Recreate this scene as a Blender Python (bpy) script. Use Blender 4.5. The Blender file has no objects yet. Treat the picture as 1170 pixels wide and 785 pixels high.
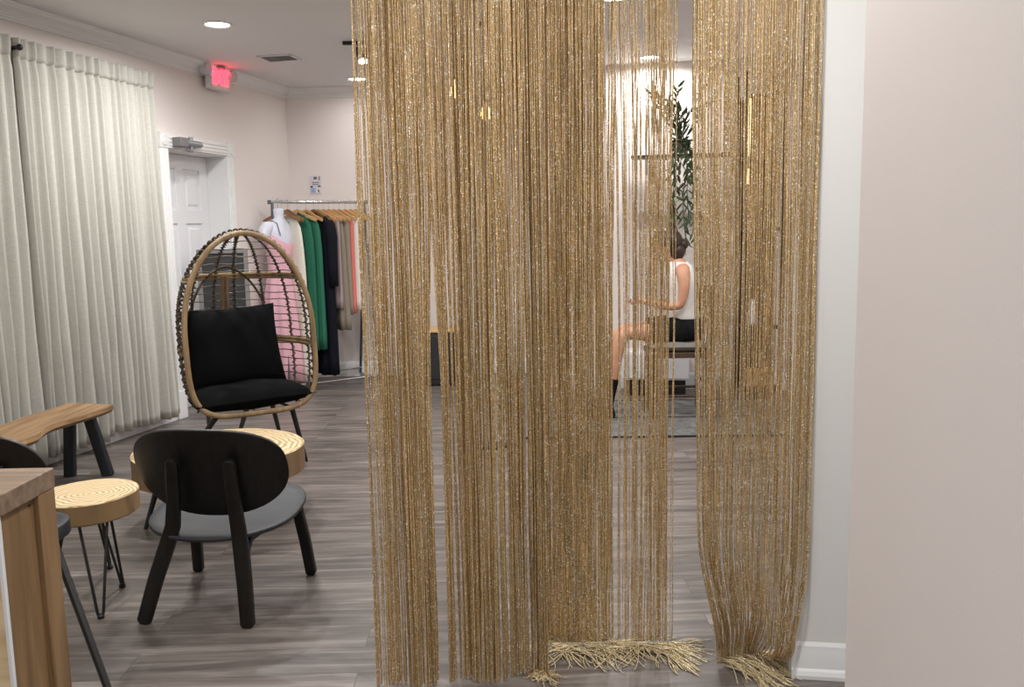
import bpy, bmesh, math, random
from mathutils import Vector, Matrix, Euler
random.seed(7)
PI = math.pi
S = bpy.context.scene
COL = S.collection
V = Vector

# ------------------------------------------------------------------ camera
F_PX, HC = 1000.0, 1.42
pitch, roll = math.atan(0.130), 0.019
R0, U0 = V((1, 0, 0)), V((0, math.sin(pitch), math.cos(pitch)))
FW = V((0, math.cos(pitch), -math.sin(pitch)))
RT = math.cos(roll) * R0 - math.sin(roll) * U0
UP = math.cos(roll) * U0 + math.sin(roll) * R0
cd = bpy.data.cameras.new('camera'); cam = bpy.data.objects.new('camera', cd); COL.objects.link(cam)
cd.sensor_width = 36; cd.lens = 36 * F_PX / 1170; cd.clip_start = 0.02
m = Matrix((RT, UP, -FW)).transposed().to_4x4(); m.translation = (0, 0, HC)
cam.matrix_world = m
S.camera = cam
CP = V((0, 0, HC))


def ray(x, y): return FW + RT * ((x - 585) / F_PX) + UP * ((392.5 - y) / F_PX)
def atz(x, y, z=0.0):
    d = ray(x, y); return CP + d * ((z - HC) / d.z)
def aty(x, y, Y):
    d = ray(x, y); return CP + d * (Y / d.y)


# ------------------------------------------------------------------ colours / materials
def lin(c):
    c = c / 255.0
    return c / 12.92 if c <= 0.04045 else ((c + 0.055) / 1.055) ** 2.4
def rgb(r, g, b): return (lin(r), lin(g), lin(b), 1)

def nt(name):
    mt = bpy.data.materials.new(name); mt.use_nodes = True
    n = mt.node_tree; b = n.nodes['Principled BSDF']
    return mt, n, b
def N(n, t, **kw):
    q = n.nodes.new(t)
    for k, v in kw.items(): setattr(q, k, v)
    return q
def plain(name, col, rough=0.5, metal=0.0, bump=0.0, bscale=200, spec=None, var=0.0, vscale=30, sheen=0):
    mt, n, b = nt(name)
    b.inputs['Base Color'].default_value = col; b.inputs['Roughness'].default_value = rough; b.inputs['Metallic'].default_value = metal
    if spec is not None: b.inputs['Specular IOR Level'].default_value = spec
    if sheen: b.inputs['Sheen Weight'].default_value = sheen
    tc = N(n, 'ShaderNodeTexCoord')
    if bump:
        t = N(n, 'ShaderNodeTexNoise'); t.inputs['Scale'].default_value = bscale; t.inputs['Detail'].default_value = 3
        n.links.new(tc.outputs['Object'], t.inputs['Vector'])
        bp = N(n, 'ShaderNodeBump'); bp.inputs['Strength'].default_value = bump; bp.inputs['Distance'].default_value = 0.002
        n.links.new(t.outputs['Fac'], bp.inputs['Height']); n.links.new(bp.outputs['Normal'], b.inputs['Normal'])
    if var:
        t = N(n, 'ShaderNodeTexNoise'); t.inputs['Scale'].default_value = vscale; t.inputs['Detail'].default_value = 4
        n.links.new(tc.outputs['Object'], t.inputs['Vector'])
        r = N(n, 'ShaderNodeValToRGB')
        r.color_ramp.elements[0].position = 0.3; r.color_ramp.elements[1].position = 0.7
        r.color_ramp.elements[0].color = tuple(c * (1 - var) for c in col[:3]) + (1,)
        r.color_ramp.elements[1].color = tuple(min(1, c * (1 + var)) for c in col[:3]) + (1,)
        n.links.new(t.outputs['Fac'], r.inputs['Fac']); n.links.new(r.outputs['Color'], b.inputs['Base Color'])
    return mt
def emis(name, col, strength):
    mt, n, b = nt(name)
    b.inputs['Base Color'].default_value = col
    b.inputs['Emission Color'].default_value = col; b.inputs['Emission Strength'].default_value = strength
    return mt
def wood(name, c1, c2, axis=0, scale=6.0, stretch=14.0, rough=0.5, ringmix=0.5, spec=0.5):
    """grain running along the given object axis"""
    mt, n, b = nt(name)
    tc = N(n, 'ShaderNodeTexCoord'); mp = N(n, 'ShaderNodeMapping')
    sc = [scale * stretch / 4] * 3; sc[axis] = scale / 4
    mp.inputs['Scale'].default_value = sc
    n.links.new(tc.outputs['Object'], mp.inputs['Vector'])
    t = N(n, 'ShaderNodeTexNoise'); t.inputs['Scale'].default_value = 1.6; t.inputs['Detail'].default_value = 6; t.inputs['Distortion'].default_value = 0.6
    n.links.new(mp.outputs['Vector'], t.inputs['Vector'])
    r = N(n, 'ShaderNodeValToRGB'); r.color_ramp.elements[0].position = 0.32; r.color_ramp.elements[1].position = 0.68
    r.color_ramp.elements[0].color = c1; r.color_ramp.elements[1].color = c2
    n.links.new(t.outputs['Fac'], r.inputs['Fac']); n.links.new(r.outputs['Color'], b.inputs['Base Color'])
    bp = N(n, 'ShaderNodeBump'); bp.inputs['Strength'].default_value = 0.15; bp.inputs['Distance'].default_value = 0.002
    n.links.new(t.outputs['Fac'], bp.inputs['Height']); n.links.new(bp.outputs['Normal'], b.inputs['Normal'])
    b.inputs['Roughness'].default_value = rough; b.inputs['Specular IOR Level'].default_value = spec
    return mt
def rings(name, c1, c2, cx=0.0, cy=0.0, freq=60):
    """end grain: wobbly growth rings round the object's own z axis"""
    mt, n, b = nt(name)
    tc = N(n, 'ShaderNodeTexCoord')
    mp = N(n, 'ShaderNodeMapping'); mp.inputs['Location'].default_value = (-cx, -cy, 0); mp.inputs['Scale'].default_value = (1, 1, 0)
    n.links.new(tc.outputs['Object'], mp.inputs['Vector'])
    ns = N(n, 'ShaderNodeTexNoise'); ns.inputs['Scale'].default_value = 7; ns.inputs['Detail'].default_value = 2
    n.links.new(mp.outputs['Vector'], ns.inputs['Vector'])
    ln = N(n, 'ShaderNodeVectorMath', operation='LENGTH'); n.links.new(mp.outputs['Vector'], ln.inputs[0])
    ma = N(n, 'ShaderNodeMath', operation='MULTIPLY_ADD'); ma.inputs[1].default_value = 0.10
    n.links.new(ns.outputs['Fac'], ma.inputs[0]); n.links.new(ln.outputs['Value'], ma.inputs[2])
    mu = N(n, 'ShaderNodeMath', operation='MULTIPLY'); mu.inputs[1].default_value = freq * 2 * PI
    n.links.new(ma.outputs[0], mu.inputs[0])
    si = N(n, 'ShaderNodeMath', operation='SINE'); n.links.new(mu.outputs[0], si.inputs[0])
    r = N(n, 'ShaderNodeValToRGB'); r.color_ramp.elements[0].position = 0.0; r.color_ramp.elements[1].position = 0.75
    r.color_ramp.elements[0].color = c1; r.color_ramp.elements[1].color = c2
    m2 = N(n, 'ShaderNodeMath', operation='MULTIPLY_ADD'); m2.inputs[1].default_value = 0.5; m2.inputs[2].default_value = 0.5
    n.links.new(si.outputs[0], m2.inputs[0]); n.links.new(m2.outputs[0], r.inputs['Fac'])
    n.links.new(r.outputs['Color'], b.inputs['Base Color']); b.inputs['Roughness'].default_value = 0.5
    return mt
def fabric(name, col, scale=300, amt=0.12, rough=0.9, sheen=0.0, spec=0.2):
    mt, n, b = nt(name)
    tc = N(n, 'ShaderNodeTexCoord')
    mp = N(n, 'ShaderNodeMapping'); mp.inputs['Scale'].default_value = (scale, scale, scale * 0.12)
    n.links.new(tc.outputs['Object'], mp.inputs['Vector'])
    t = N(n, 'ShaderNodeTexNoise'); t.inputs['Scale'].default_value = 1; t.inputs['Detail'].default_value = 2
    n.links.new(mp.outputs['Vector'], t.inputs['Vector'])
    mp2 = N(n, 'ShaderNodeMapping'); mp2.inputs['Scale'].default_value = (scale * .12, scale * .12, scale)
    n.links.new(tc.outputs['Object'], mp2.inputs['Vector'])
    t2 = N(n, 'ShaderNodeTexNoise'); t2.inputs['Scale'].default_value = 1; t2.inputs['Detail'].default_value = 2
    n.links.new(mp2.outputs['Vector'], t2.inputs['Vector'])
    ad = N(n, 'ShaderNodeMath', operation='ADD'); n.links.new(t.outputs['Fac'], ad.inputs[0]); n.links.new(t2.outputs['Fac'], ad.inputs[1])
    hf = N(n, 'ShaderNodeMath', operation='MULTIPLY'); hf.inputs[1].default_value = 0.5; n.links.new(ad.outputs[0], hf.inputs[0])
    r = N(n, 'ShaderNodeValToRGB'); r.color_ramp.elements[0].position = 0.35; r.color_ramp.elements[1].position = 0.65
    r.color_ramp.elements[0].color = tuple(c * (1 - amt) for c in col[:3]) + (1,)
    r.color_ramp.elements[1].color = tuple(min(1, c * (1 + amt)) for c in col[:3]) + (1,)
    n.links.new(hf.outputs[0], r.inputs['Fac']); n.links.new(r.outputs['Color'], b.inputs['Base Color'])
    bp = N(n, 'ShaderNodeBump'); bp.inputs['Strength'].default_value = 0.2; bp.inputs['Distance'].default_value = 0.001
    n.links.new(hf.outputs[0], bp.inputs['Height']); n.links.new(bp.outputs['Normal'], b.inputs['Normal'])
    b.inputs['Roughness'].default_value = rough; b.inputs['Specular IOR Level'].default_value = spec
    if sheen: b.inputs['Sheen Weight'].default_value = sheen
    return mt

def floor_mat():
    mt, n, b = nt('grey_plank_floor')
    tc = N(n, 'ShaderNodeTexCoord')
    mp = N(n, 'ShaderNodeMapping'); mp.inputs['Rotation'].default_value = (0, 0, math.radians(-1.5))
    n.links.new(tc.outputs['Object'], mp.inputs['Vector'])
    br = N(n, 'ShaderNodeTexBrick'); br.offset = 0.37; br.squash = 1
    br.inputs['Scale'].default_value = 1; br.inputs['Brick Width'].default_value = 1.22; br.inputs['Row Height'].default_value = 0.18
    br.inputs['Mortar Size'].default_value = 0.0012; br.inputs['Mortar Smooth'].default_value = 0.0
    br.inputs['Color1'].default_value = (0, 0, 0, 1); br.inputs['Color2'].default_value = (1, 1, 1, 1); br.inputs['Mortar'].default_value = (.5, .5, .5, 1)
    n.links.new(mp.outputs['Vector'], br.inputs['Vector'])
    # streaks along the boards, shifted per board
    mp2 = N(n, 'ShaderNodeMapping'); mp2.inputs['Scale'].default_value = (1.1, 13, 1)
    n.links.new(mp.outputs['Vector'], mp2.inputs['Vector'])
    ad = N(n, 'ShaderNodeVectorMath', operation='ADD'); n.links.new(mp2.outputs['Vector'], ad.inputs[0])
    sc = N(n, 'ShaderNodeVectorMath', operation='SCALE'); sc.inputs['Scale'].default_value = 31.0
    n.links.new(br.outputs['Color'], sc.inputs[0]); n.links.new(sc.outputs['Vector'], ad.inputs[1])
    ns = N(n, 'ShaderNodeTexNoise'); ns.inputs['Scale'].default_value = 1.5; ns.inputs['Detail'].default_value = 7; ns.inputs['Roughness'].default_value = 0.62; ns.inputs['Distortion'].default_value = 0.7
    n.links.new(ad.outputs['Vector'], ns.inputs['Vector'])
    r = N(n, 'ShaderNodeValToRGB'); cr = r.color_ramp
    cr.elements[0].position = 0.30; cr.elements[0].color = rgb(72, 66, 62)
    cr.elements[1].position = 0.72; cr.elements[1].color = rgb(148, 141, 135)
    e = cr.elements.new(0.5); e.color = rgb(107, 99, 94)
    n.links.new(ns.outputs['Fac'], r.inputs['Fac'])
    # board to board tone
    mx = N(n, 'ShaderNodeMix', data_type='RGBA', blend_type='MULTIPLY'); mx.inputs['Factor'].default_value = 1
    mr = N(n, 'ShaderNodeMapRange'); mr.inputs['To Min'].default_value = 0.82; mr.inputs['To Max'].default_value = 1.14
    n.links.new(br.outputs['Color'], mr.inputs['Value'])
    n.links.new(r.outputs['Color'], mx.inputs['A']); n.links.new(mr.outputs['Result'], mx.inputs['B'])
    mj = N(n, 'ShaderNodeMix', data_type='RGBA'); n.links.new(br.outputs['Fac'], mj.inputs['Factor'])
    n.links.new(mx.outputs['Result'], mj.inputs['A']); mj.inputs['B'].default_value = rgb(70, 63, 60)
    n.links.new(mj.outputs['Result'], b.inputs['Base Color'])
    bp = N(n, 'ShaderNodeBump'); bp.inputs['Strength'].default_value = 0.12; bp.inputs['Distance'].default_value = 0.002
    n.links.new(ns.outputs['Fac'], bp.inputs['Height']); n.links.new(bp.outputs['Normal'], b.inputs['Normal'])
    b.inputs['Roughness'].default_value = 0.38; b.inputs['Specular IOR Level'].default_value = 0.45
    return mt

def lurex(name, dark, mid, flake, amount=0.93, strand=0.58):
    """twisted metallic yarn: gold thread with tiny bright foil flakes at random angles"""
    mt, n, b = nt(name)
    tc = N(n, 'ShaderNodeTexCoord')
    vo = N(n, 'ShaderNodeTexVoronoi'); vo.inputs['Scale'].default_value = 330
    n.links.new(tc.outputs['Object'], vo.inputs['Vector'])
    sx = N(n, 'ShaderNodeSeparateColor'); n.links.new(vo.outputs['Color'], sx.inputs['Color'])
    mx = N(n, 'ShaderNodeMix', data_type='RGBA'); n.links.new(sx.outputs['Green'], mx.inputs['Factor'])
    mx.inputs['A'].default_value = dark; mx.inputs['B'].default_value = mid
    gt = N(n, 'ShaderNodeMath', operation='GREATER_THAN'); gt.inputs[1].default_value = amount
    n.links.new(sx.outputs['Red'], gt.inputs[0])
    m2 = N(n, 'ShaderNodeMix', data_type='RGBA'); n.links.new(gt.outputs[0], m2.inputs['Factor'])
    n.links.new(mx.outputs['Result'], m2.inputs['A']); m2.inputs['B'].default_value = flake
    n.links.new(m2.outputs['Result'], b.inputs['Base Color'])
    mps = N(n, 'ShaderNodeMapping'); mps.inputs['Scale'].default_value = (260, 260, 1.2)
    n.links.new(tc.outputs['Object'], mps.inputs['Vector'])
    nz = N(n, 'ShaderNodeTexNoise'); nz.inputs['Scale'].default_value = 1; nz.inputs['Detail'].default_value = 1
    n.links.new(mps.outputs['Vector'], nz.inputs['Vector'])
    mr = N(n, 'ShaderNodeMapRange'); mr.inputs['From Min'].default_value = .32; mr.inputs['From Max'].default_value = .68; mr.inputs['To Min'].default_value = strand; mr.inputs['To Max'].default_value = 1.12
    n.links.new(nz.outputs['Fac'], mr.inputs['Value'])
    m3 = N(n, 'ShaderNodeMix', data_type='RGBA', blend_type='MULTIPLY'); m3.inputs['Factor'].default_value = 1
    n.links.new(mx.outputs['Result'], m3.inputs['A']); n.links.new(mr.outputs['Result'], m3.inputs['B']); n.links.new(m3.outputs['Result'], m2.inputs['A'])
    b.inputs['Metallic'].default_value = 0.30; b.inputs['Roughness'].default_value = 0.42
    # each flake tilts its own way
    ge = N(n, 'ShaderNodeNewGeometry')
    sb = N(n, 'ShaderNodeVectorMath', operation='SUBTRACT'); sb.inputs[1].default_value = (.5, .5, .5)
    n.links.new(vo.outputs['Color'], sb.inputs[0])
    ms = N(n, 'ShaderNodeVectorMath', operation='SCALE'); ms.inputs['Scale'].default_value = 0.65
    n.links.new(sb.outputs['Vector'], ms.inputs[0])
    ad = N(n, 'ShaderNodeVectorMath', operation='ADD'); n.links.new(ge.outputs['Normal'], ad.inputs[0]); n.links.new(ms.outputs['Vector'], ad.inputs[1])
    nn = N(n, 'ShaderNodeVectorMath', operation='NORMALIZE'); n.links.new(ad.outputs['Vector'], nn.inputs[0])
    n.links.new(nn.outputs['Vector'], b.inputs['Normal'])
    return mt

M = {}
M['floor'] = floor_mat()
M['wall'] = plain('pinkish_white_paint', rgb(233, 225, 221), 0.6, bump=0.05, bscale=260, spec=0.3)
M['wall_grey'] = plain('off_white_paint', rgb(228, 227, 223), 0.6, bump=0.05, bscale=260, spec=0.3)
M['ceil'] = plain('ceiling_paint', rgb(228, 226, 227), 0.75, bump=0.05, bscale=120, spec=0.2)
M['trim'] = plain('white_gloss_trim', rgb(232, 232, 232), 0.35)
M['doorp'] = plain('white_door_paint', rgb(228, 229, 232), 0.35)
M['linen'] = fabric('oatmeal_linen', rgb(188, 186, 178), 260, 0.09, sheen=0.1)
M['gold'] = lurex('gold_lurex_string', rgb(188, 151, 98), rgb(240, 212, 160), rgb(255, 252, 242), 0.935)
M['tassel'] = lurex('gold_lurex_toplit', rgb(214, 190, 142), rgb(242, 226, 186), rgb(255, 246, 220), 0.93)  # same yarn as the strings; light from above put into a paler colour
M['black_wood'] = wood('black_stained_wood', rgb(15, 14, 14), rgb(26, 24, 23), axis=2, scale=10, rough=0.42, spec=0.35)
M['black_seat'] = wood('black_stained_seat', rgb(36, 38, 42), rgb(44, 46, 50), axis=0, scale=10, rough=0.5, spec=0.4)
M['black_metal'] = plain('black_powder_coat', rgb(26, 26, 28), 0.45, bump=0.05, bscale=500)
M['bench_leg'] = plain('dark_blue_black_steel', rgb(26, 30, 36), 0.5, bump=0.05, bscale=500)
M['cushion'] = fabric('black_canvas', rgb(11, 12, 13), 400, 0.12, spec=.12)
M['rattan'] = wood('tan_rattan', rgb(126, 102, 72), rgb(164, 138, 102), axis=2, scale=14, stretch=5, rough=0.5)
M['wicker'] = wood('dark_brown_wicker', rgb(46, 37, 29), rgb(88, 71, 52), axis=2, scale=40, stretch=2, rough=0.5)
M['wire'] = plain('brown_wire', rgb(84, 66, 48), 0.5, var=0.2, vscale=60)
M['stump_top'] = rings('stump_end_grain', rgb(176, 144, 100), rgb(230, 208, 166), 0.02, -0.03, 52)
M['drum_top'] = rings('drum_end_grain', rgb(176, 144, 100), rgb(230, 208, 166), 0.03, -0.02, 34)
M['bark'] = wood('honey_wood_side', rgb(112, 88, 60), rgb(146, 118, 82), axis=2, scale=4, stretch=6, rough=0.5)
M['bench_top'] = wood('live_edge_acacia', rgb(126, 96, 66), rgb(172, 138, 100), axis=1, scale=5, stretch=16, rough=0.45)
M['counter'] = wood('rustic_counter_wood', rgb(106, 80, 54), rgb(150, 120, 84), axis=2, scale=5, stretch=12, rough=0.55)
M['counter_top'] = wood('brown_counter_top', rgb(112, 92, 74), rgb(150, 128, 106), axis=0, scale=5, stretch=14, rough=0.5)
M['counter_pale_lit'] = wood('lit_pale_counter_front', rgb(214, 182, 138), rgb(240, 216, 178), axis=0, scale=5, stretch=12, rough=0.45)  # pale wood, with lamplight on the near face put into its colour
M['chrome'] = plain('chrome', rgb(205, 208, 210), 0.2, 1.0)
M['gun'] = plain('grey_steel', rgb(104, 106, 110), 0.4, 0.7)
M['hanger'] = wood('hanger_beech', rgb(186, 142, 90), rgb(222, 184, 130), axis=0, scale=8, stretch=8, rough=0.45)
M['hanger_dark'] = wood('hanger_walnut', rgb(122, 86, 54), rgb(158, 116, 76), axis=0, scale=8, stretch=8, rough=0.45)
M['torso'] = plain('white_plastic_form', rgb(222, 224, 238), 0.35)
M['led'] = emis('downlight_diffuser', (1, .97, .93, 1), 14)
M['led_warm'] = emis('warm_led_strip', (1, .72, .36, 1), 7)
M['bulb'] = emis('amber_bulb', (1, .52, .18, 1), 6)
M['red'] = emis('red_exit_letter', (1, .03, .06, 1), 4.5)
M['plastic'] = plain('white_plastic', rgb(226, 224, 222), 0.4)
M['clear'] = plain('clear_lamp_lens', rgb(206, 206, 210), 0.15)
M['vent'] = plain('grey_vent', rgb(120, 118, 118), 0.5)
M['vent_dark'] = plain('dark_vent', rgb(66, 64, 64), 0.6)
M['alu'] = plain('silver_grey_metal', rgb(150, 152, 156), 0.35, 0.6)
M['leaf'] = plain('olive_green_leaf', rgb(74, 92, 58), 0.5, var=0.35, vscale=25)
M['stem'] = plain('brown_stem', rgb(84, 74, 52), 0.6)
M['pot'] = plain('grey_pot', rgb(120, 112, 108), 0.6, var=.1)
M['shelf_dark'] = wood('dark_shelf_wood', rgb(56, 46, 38), rgb(84, 70, 58), axis=0, scale=6, rough=0.5)
M['white'] = plain('white_laminate', rgb(232, 233, 236), 0.3)
M['slate'] = plain('black_slate', rgb(40, 42, 44), 0.55, var=.15, vscale=8)
M['grey_frame'] = plain('grey_frame_paint', rgb(120, 118, 116), 0.5)
M['rug'] = fabric('grey_woven_rug', rgb(112, 112, 110), 120, 0.5)
M['rug_dark'] = fabric('charcoal_rug_border', rgb(36, 36, 38), 160, 0.2)
M['skin'] = plain('skin', rgb(202, 150, 122), 0.5, var=.06, vscale=20)
M['hair'] = wood('dark_brown_hair', rgb(34, 24, 20), rgb(62, 44, 34), axis=2, scale=40, stretch=10, rough=0.4)
M['grey_cush'] = fabric('grey_seat_fabric', rgb(128, 124, 118), 300, .12)
M['walnut'] = wood('dark_walnut', rgb(58, 44, 34), rgb(86, 66, 50), axis=2, scale=8, rough=0.45)
M['glass'] = plain('clear_glass', (1, 1, 1, 1), 0.03)
M['glass'].node_tree.nodes['Principled BSDF'].inputs['Transmission Weight'].default_value = 1.0
for k, c in dict(pink=(224, 176, 188), cream=(226, 222, 208), green=(44, 104, 82), green2=(50, 114, 90), navy=(20, 22, 32), mauve=(176, 158, 160),
                 taupe=(142, 132, 116), taupe2=(150, 138, 124), coral=(226, 128, 118), offwhite=(232, 228, 222), salmon=(190, 122, 104), strap=(74, 78, 96),
                 black=(20, 20, 22), card=(214, 214, 224), card_blue=(150, 178, 214), card_dark=(78, 74, 78), card_brown=(120, 92, 84)).items():
    M[k] = fabric('cloth_' + k, rgb(*c), 260, 0.08)


# ------------------------------------------------------------------ mesh helpers
class MB:
    def __init__(s): s.v = []; s.f = []
    def add(s, vs, fs):
        o = len(s.v); s.v += [tuple(p) for p in vs]; s.f += [tuple(i + o for i in q) for q in fs]; return s
    def box(s, c, size, rz=0.0, mat=None):
        x, y, z = (a / 2 for a in size); vs = []
        for dz in (-z, z):
            for dx, dy in ((-x, -y), (x, -y), (x, y), (-x, y)): vs.append(V((dx, dy, dz)))
        r = mat or Matrix.Rotation(rz, 3, 'Z')
        vs = [r @ p + V(c) for p in vs]
        return s.add(vs, [(3, 2, 1, 0), (4, 5, 6, 7), (0, 1, 5, 4), (1, 2, 6, 5), (2, 3, 7, 6), (3, 0, 4, 7)])
    def hexa(s, p8):   # bottom 4 ccw, top 4
        return s.add(p8, [(3, 2, 1, 0), (4, 5, 6, 7), (0, 1, 5, 4), (1, 2, 6, 5), (2, 3, 7, 6), (3, 0, 4, 7)])
    def loft(s, ringsl, cap=True, closed=True):
        k = len(ringsl[0]); vs = [p for r in ringsl for p in r]; fs = []
        for i in range(len(ringsl) - 1):
            for j in range(k if closed else k - 1):
                a, b = i * k + j, i * k + (j + 1) % k
                fs.append((a, b, b + k, a + k))
        if cap and closed:
            fs.append(tuple(reversed(range(k)))); fs.append(tuple(range((len(ringsl) - 1) * k, len(ringsl) * k)))
        return s.add(vs, fs)
    def tube(s, path, r, n=8, cap=True, loop=False):
        path = [V(p) for p in path]; L = len(path); out = []
        rr = r if isinstance(r, (list, tuple)) else [r] * L
        up = None
        for i, p in enumerate(path):
            if loop: t = path[(i + 1) % L] - path[i - 1]
            else: t = path[min(i + 1, L - 1)] - path[max(i - 1, 0)]
            t = t.normalized() if t.length > 1e-9 else V((0, 0, 1))
            if up is None: up = V((0, 0, 1)) if abs(t.z) < 0.9 else V((1, 0, 0))
            a = (up - t * up.dot(t)); a = a.normalized() if a.length > 1e-6 else t.orthogonal().normalized()
            up = a; b = t.cross(a)
            out.append([p + (a * math.cos(2 * PI * k / n) + b * math.sin(2 * PI * k / n)) * rr[i] for k in range(n)])
        if loop: out.append(out[0])
        return s.loft(out, cap=cap and not loop)
    def board(s, path, wv, w, t):
        """sweep a rounded flat bar; wv the direction of its width"""
        path = [V(p) for p in path]; L = len(path); out = []
        ww = w if isinstance(w, (list, tuple)) else [w] * L
        for i, p in enumerate(path):
            tt = (path[min(i + 1, L - 1)] - path[max(i - 1, 0)]).normalized()
            a = V(wv) - tt * V(wv).dot(tt); a.normalize(); b = tt.cross(a)
            ring = []
            for k in range(16):
                an = 2 * PI * k / 16; c, q = math.cos(an), math.sin(an)
                e = 0.35
                ring.append(p + a * (ww[i] / 2 * math.copysign(abs(c) ** e, c)) + b * (t / 2 * math.copysign(abs(q) ** e, q)))
            out.append(ring)
        return s.loft(out)
    def lathe(s, prof, n=32, c=(0, 0, 0)):
        rs = [[V(c) + V((r * math.cos(2 * PI * k / n), r * math.sin(2 * PI * k / n), z)) for k in range(n)] for r, z in prof]
        return s.loft(rs)
    def prism(s, pts, h):
        n = len(pts); h = V(h); vs = [V(p) for p in pts] + [V(p) + h for p in pts]
        return s.add(vs, [tuple(reversed(range(n))), tuple(range(n, 2 * n))] + [(i, (i + 1) % n, (i + 1) % n + n, i + n) for i in range(n)])
    def grid(s, fn, nu, nv):
        vs = [fn(i / nu, j / nv) for j in range(nv + 1) for i in range(nu + 1)]
        fs = [(j * (nu + 1) + i, j * (nu + 1) + i + 1, (j + 1) * (nu + 1) + i + 1, (j + 1) * (nu + 1) + i) for j in range(nv) for i in range(nu)]
        return s.add(vs, fs)
    def ball(s, c, r, nu=16, nv=10):
        r = V(r) if not isinstance(r, (int, float)) else V((r, r, r)); rs = []
        for j in range(1, nv):
            a = PI * j / nv - PI / 2
            rs.append([V(c) + V((r.x * math.cos(a) * math.cos(2 * PI * k / nu), r.y * math.cos(a) * math.sin(2 * PI * k / nu), r.z * math.sin(a))) for k in range(nu)])
        return s.loft(rs)

def obj(name, mb, mat, parent=None, smooth=35, bevel=0.0, solid=0.0, sub=0, fix=True, off=0.0):
    me = bpy.data.meshes.new(name); me.from_pydata(mb.v, [], mb.f); me.update()
    if fix:
        bm = bmesh.new(); bm.from_mesh(me); bmesh.ops.recalc_face_normals(bm, faces=bm.faces); bm.to_mesh(me); bm.free()
    me.materials.append(M[mat] if isinstance(mat, str) else mat)
    me.polygons.foreach_set('use_smooth', [True] * len(me.polygons))
    if smooth < 180: me.set_sharp_from_angle(angle=math.radians(smooth))
    o = bpy.data.objects.new(name, me); COL.objects.link(o)
    if parent: o.parent = parent
    if solid:
        q = o.modifiers.new('solid', 'SOLIDIFY'); q.thickness = solid; q.offset = off
    if bevel:
        q = o.modifiers.new('bevel', 'BEVEL'); q.width = bevel; q.segments = 2; q.limit_method = 'ANGLE'; q.angle_limit = math.radians(40); q.harden_normals = False
    if sub:
        q = o.modifiers.new('sub', 'SUBSURF'); q.levels = sub; q.render_levels = sub
    return o
def tag(o, label, cat, group=None, kind=None):
    o['label'] = label; o['category'] = cat
    if group: o['group'] = group
    if kind: o['kind'] = kind
    return o
def thing(name, label, cat, loc=(0, 0, 0), rz=0.0, group=None):
    o = bpy.data.objects.new(name, None); COL.objects.link(o); o.empty_display_size = 0.1
    o.location = loc; o.rotation_euler = (0, 0, rz)
    return tag(o, label, cat, group)
def struct(name, mb, mat, parent=None, **kw):
    o = obj(name, mb, mat, parent, **kw)
    if not parent: o['kind'] = 'structure'
    return o
def copy_tree(o, parent=None):
    c = o.copy(); COL.objects.link(c)
    if parent: c.parent = parent
    for ch in list(o.children): copy_tree(ch, c)
    return c
def sm(a, b, x):
    t = max(0.0, min(1.0, (x - a) / (b - a))); return t * t * (3 - 2 * t)

# ------------------------------------------------------------------ the room
CEIL = 2.80
AW = math.radians(14.4)
CN = V((-2.138, 8.628, 0)); WD = V((-math.sin(AW), -math.cos(AW), 0)); WN = V((math.cos(AW), -math.sin(AW), 0))
def W(s, off, z): return CN + WD * s + WN * off + V((0, 0, z))      # along the left wall, out from it, up
def wbox(mb, s0, s1, o0, o1, z0, z1):
    return mb.hexa([W(s0, o0, z0), W(s1, o0, z0), W(s1, o1, z0), W(s0, o1, z0), W(s0, o0, z1), W(s1, o0, z1), W(s1, o1, z1), W(s0, o1, z1)])

mb = MB(); mb.box((0, 4.0, -0.05), (9, 11.6, 0.1)); struct('floor', mb, 'floor')
mb = MB(); mb.box((0, 4.0, CEIL + 0.05), (9, 11.6, 0.1)); struct('ceiling', mb, 'ceil')
D0, D1, DT = 1.08, 1.885, 2.09        # door opening in the left wall
mb = MB(); wbox(mb, -0.25, D0, -0.24, 0, 0, CEIL); wbox(mb, D1, 9.2, -0.24, 0, 0, CEIL); wbox(mb, D0, D1, -0.24, 0, DT, CEIL)
struct('wall_left', mb, 'wall', smooth=30)
YB = 8.64
mb = MB(); mb.box((-0.9, YB + 0.06, CEIL / 2), (2.6, 0.12, CEIL)); struct('wall_back', mb, 'wall')
ang = math.atan2(-0.045, 0.24)
pA, pB = V((0.35, 7.83, 0)), V((3.0, 7.83 - 2.65 * 0.185, 0))
dirR = (pB - pA).normalized(); nR = V((dirR.y, -dirR.x, 0))
mb = MB(); mid = (pA + pB) / 2 - nR * 0.06
mb.box((mid.x, mid.y, CEIL / 2), ((pB - pA).length, 0.12, CEIL), math.atan2(dirR.y, dirR.x)); struct('wall_far', mb, 'wall')
mb = MB(); mb.box((0.41, 8.22, CEIL / 2), (0.10, 0.74, CEIL)); struct('wall_jog', mb, 'wall')
mb = MB(); mb.box((3.06, 4.6, CEIL / 2), (0.12, 6.2, CEIL)); struct('wall_right', mb, 'wall')
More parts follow.
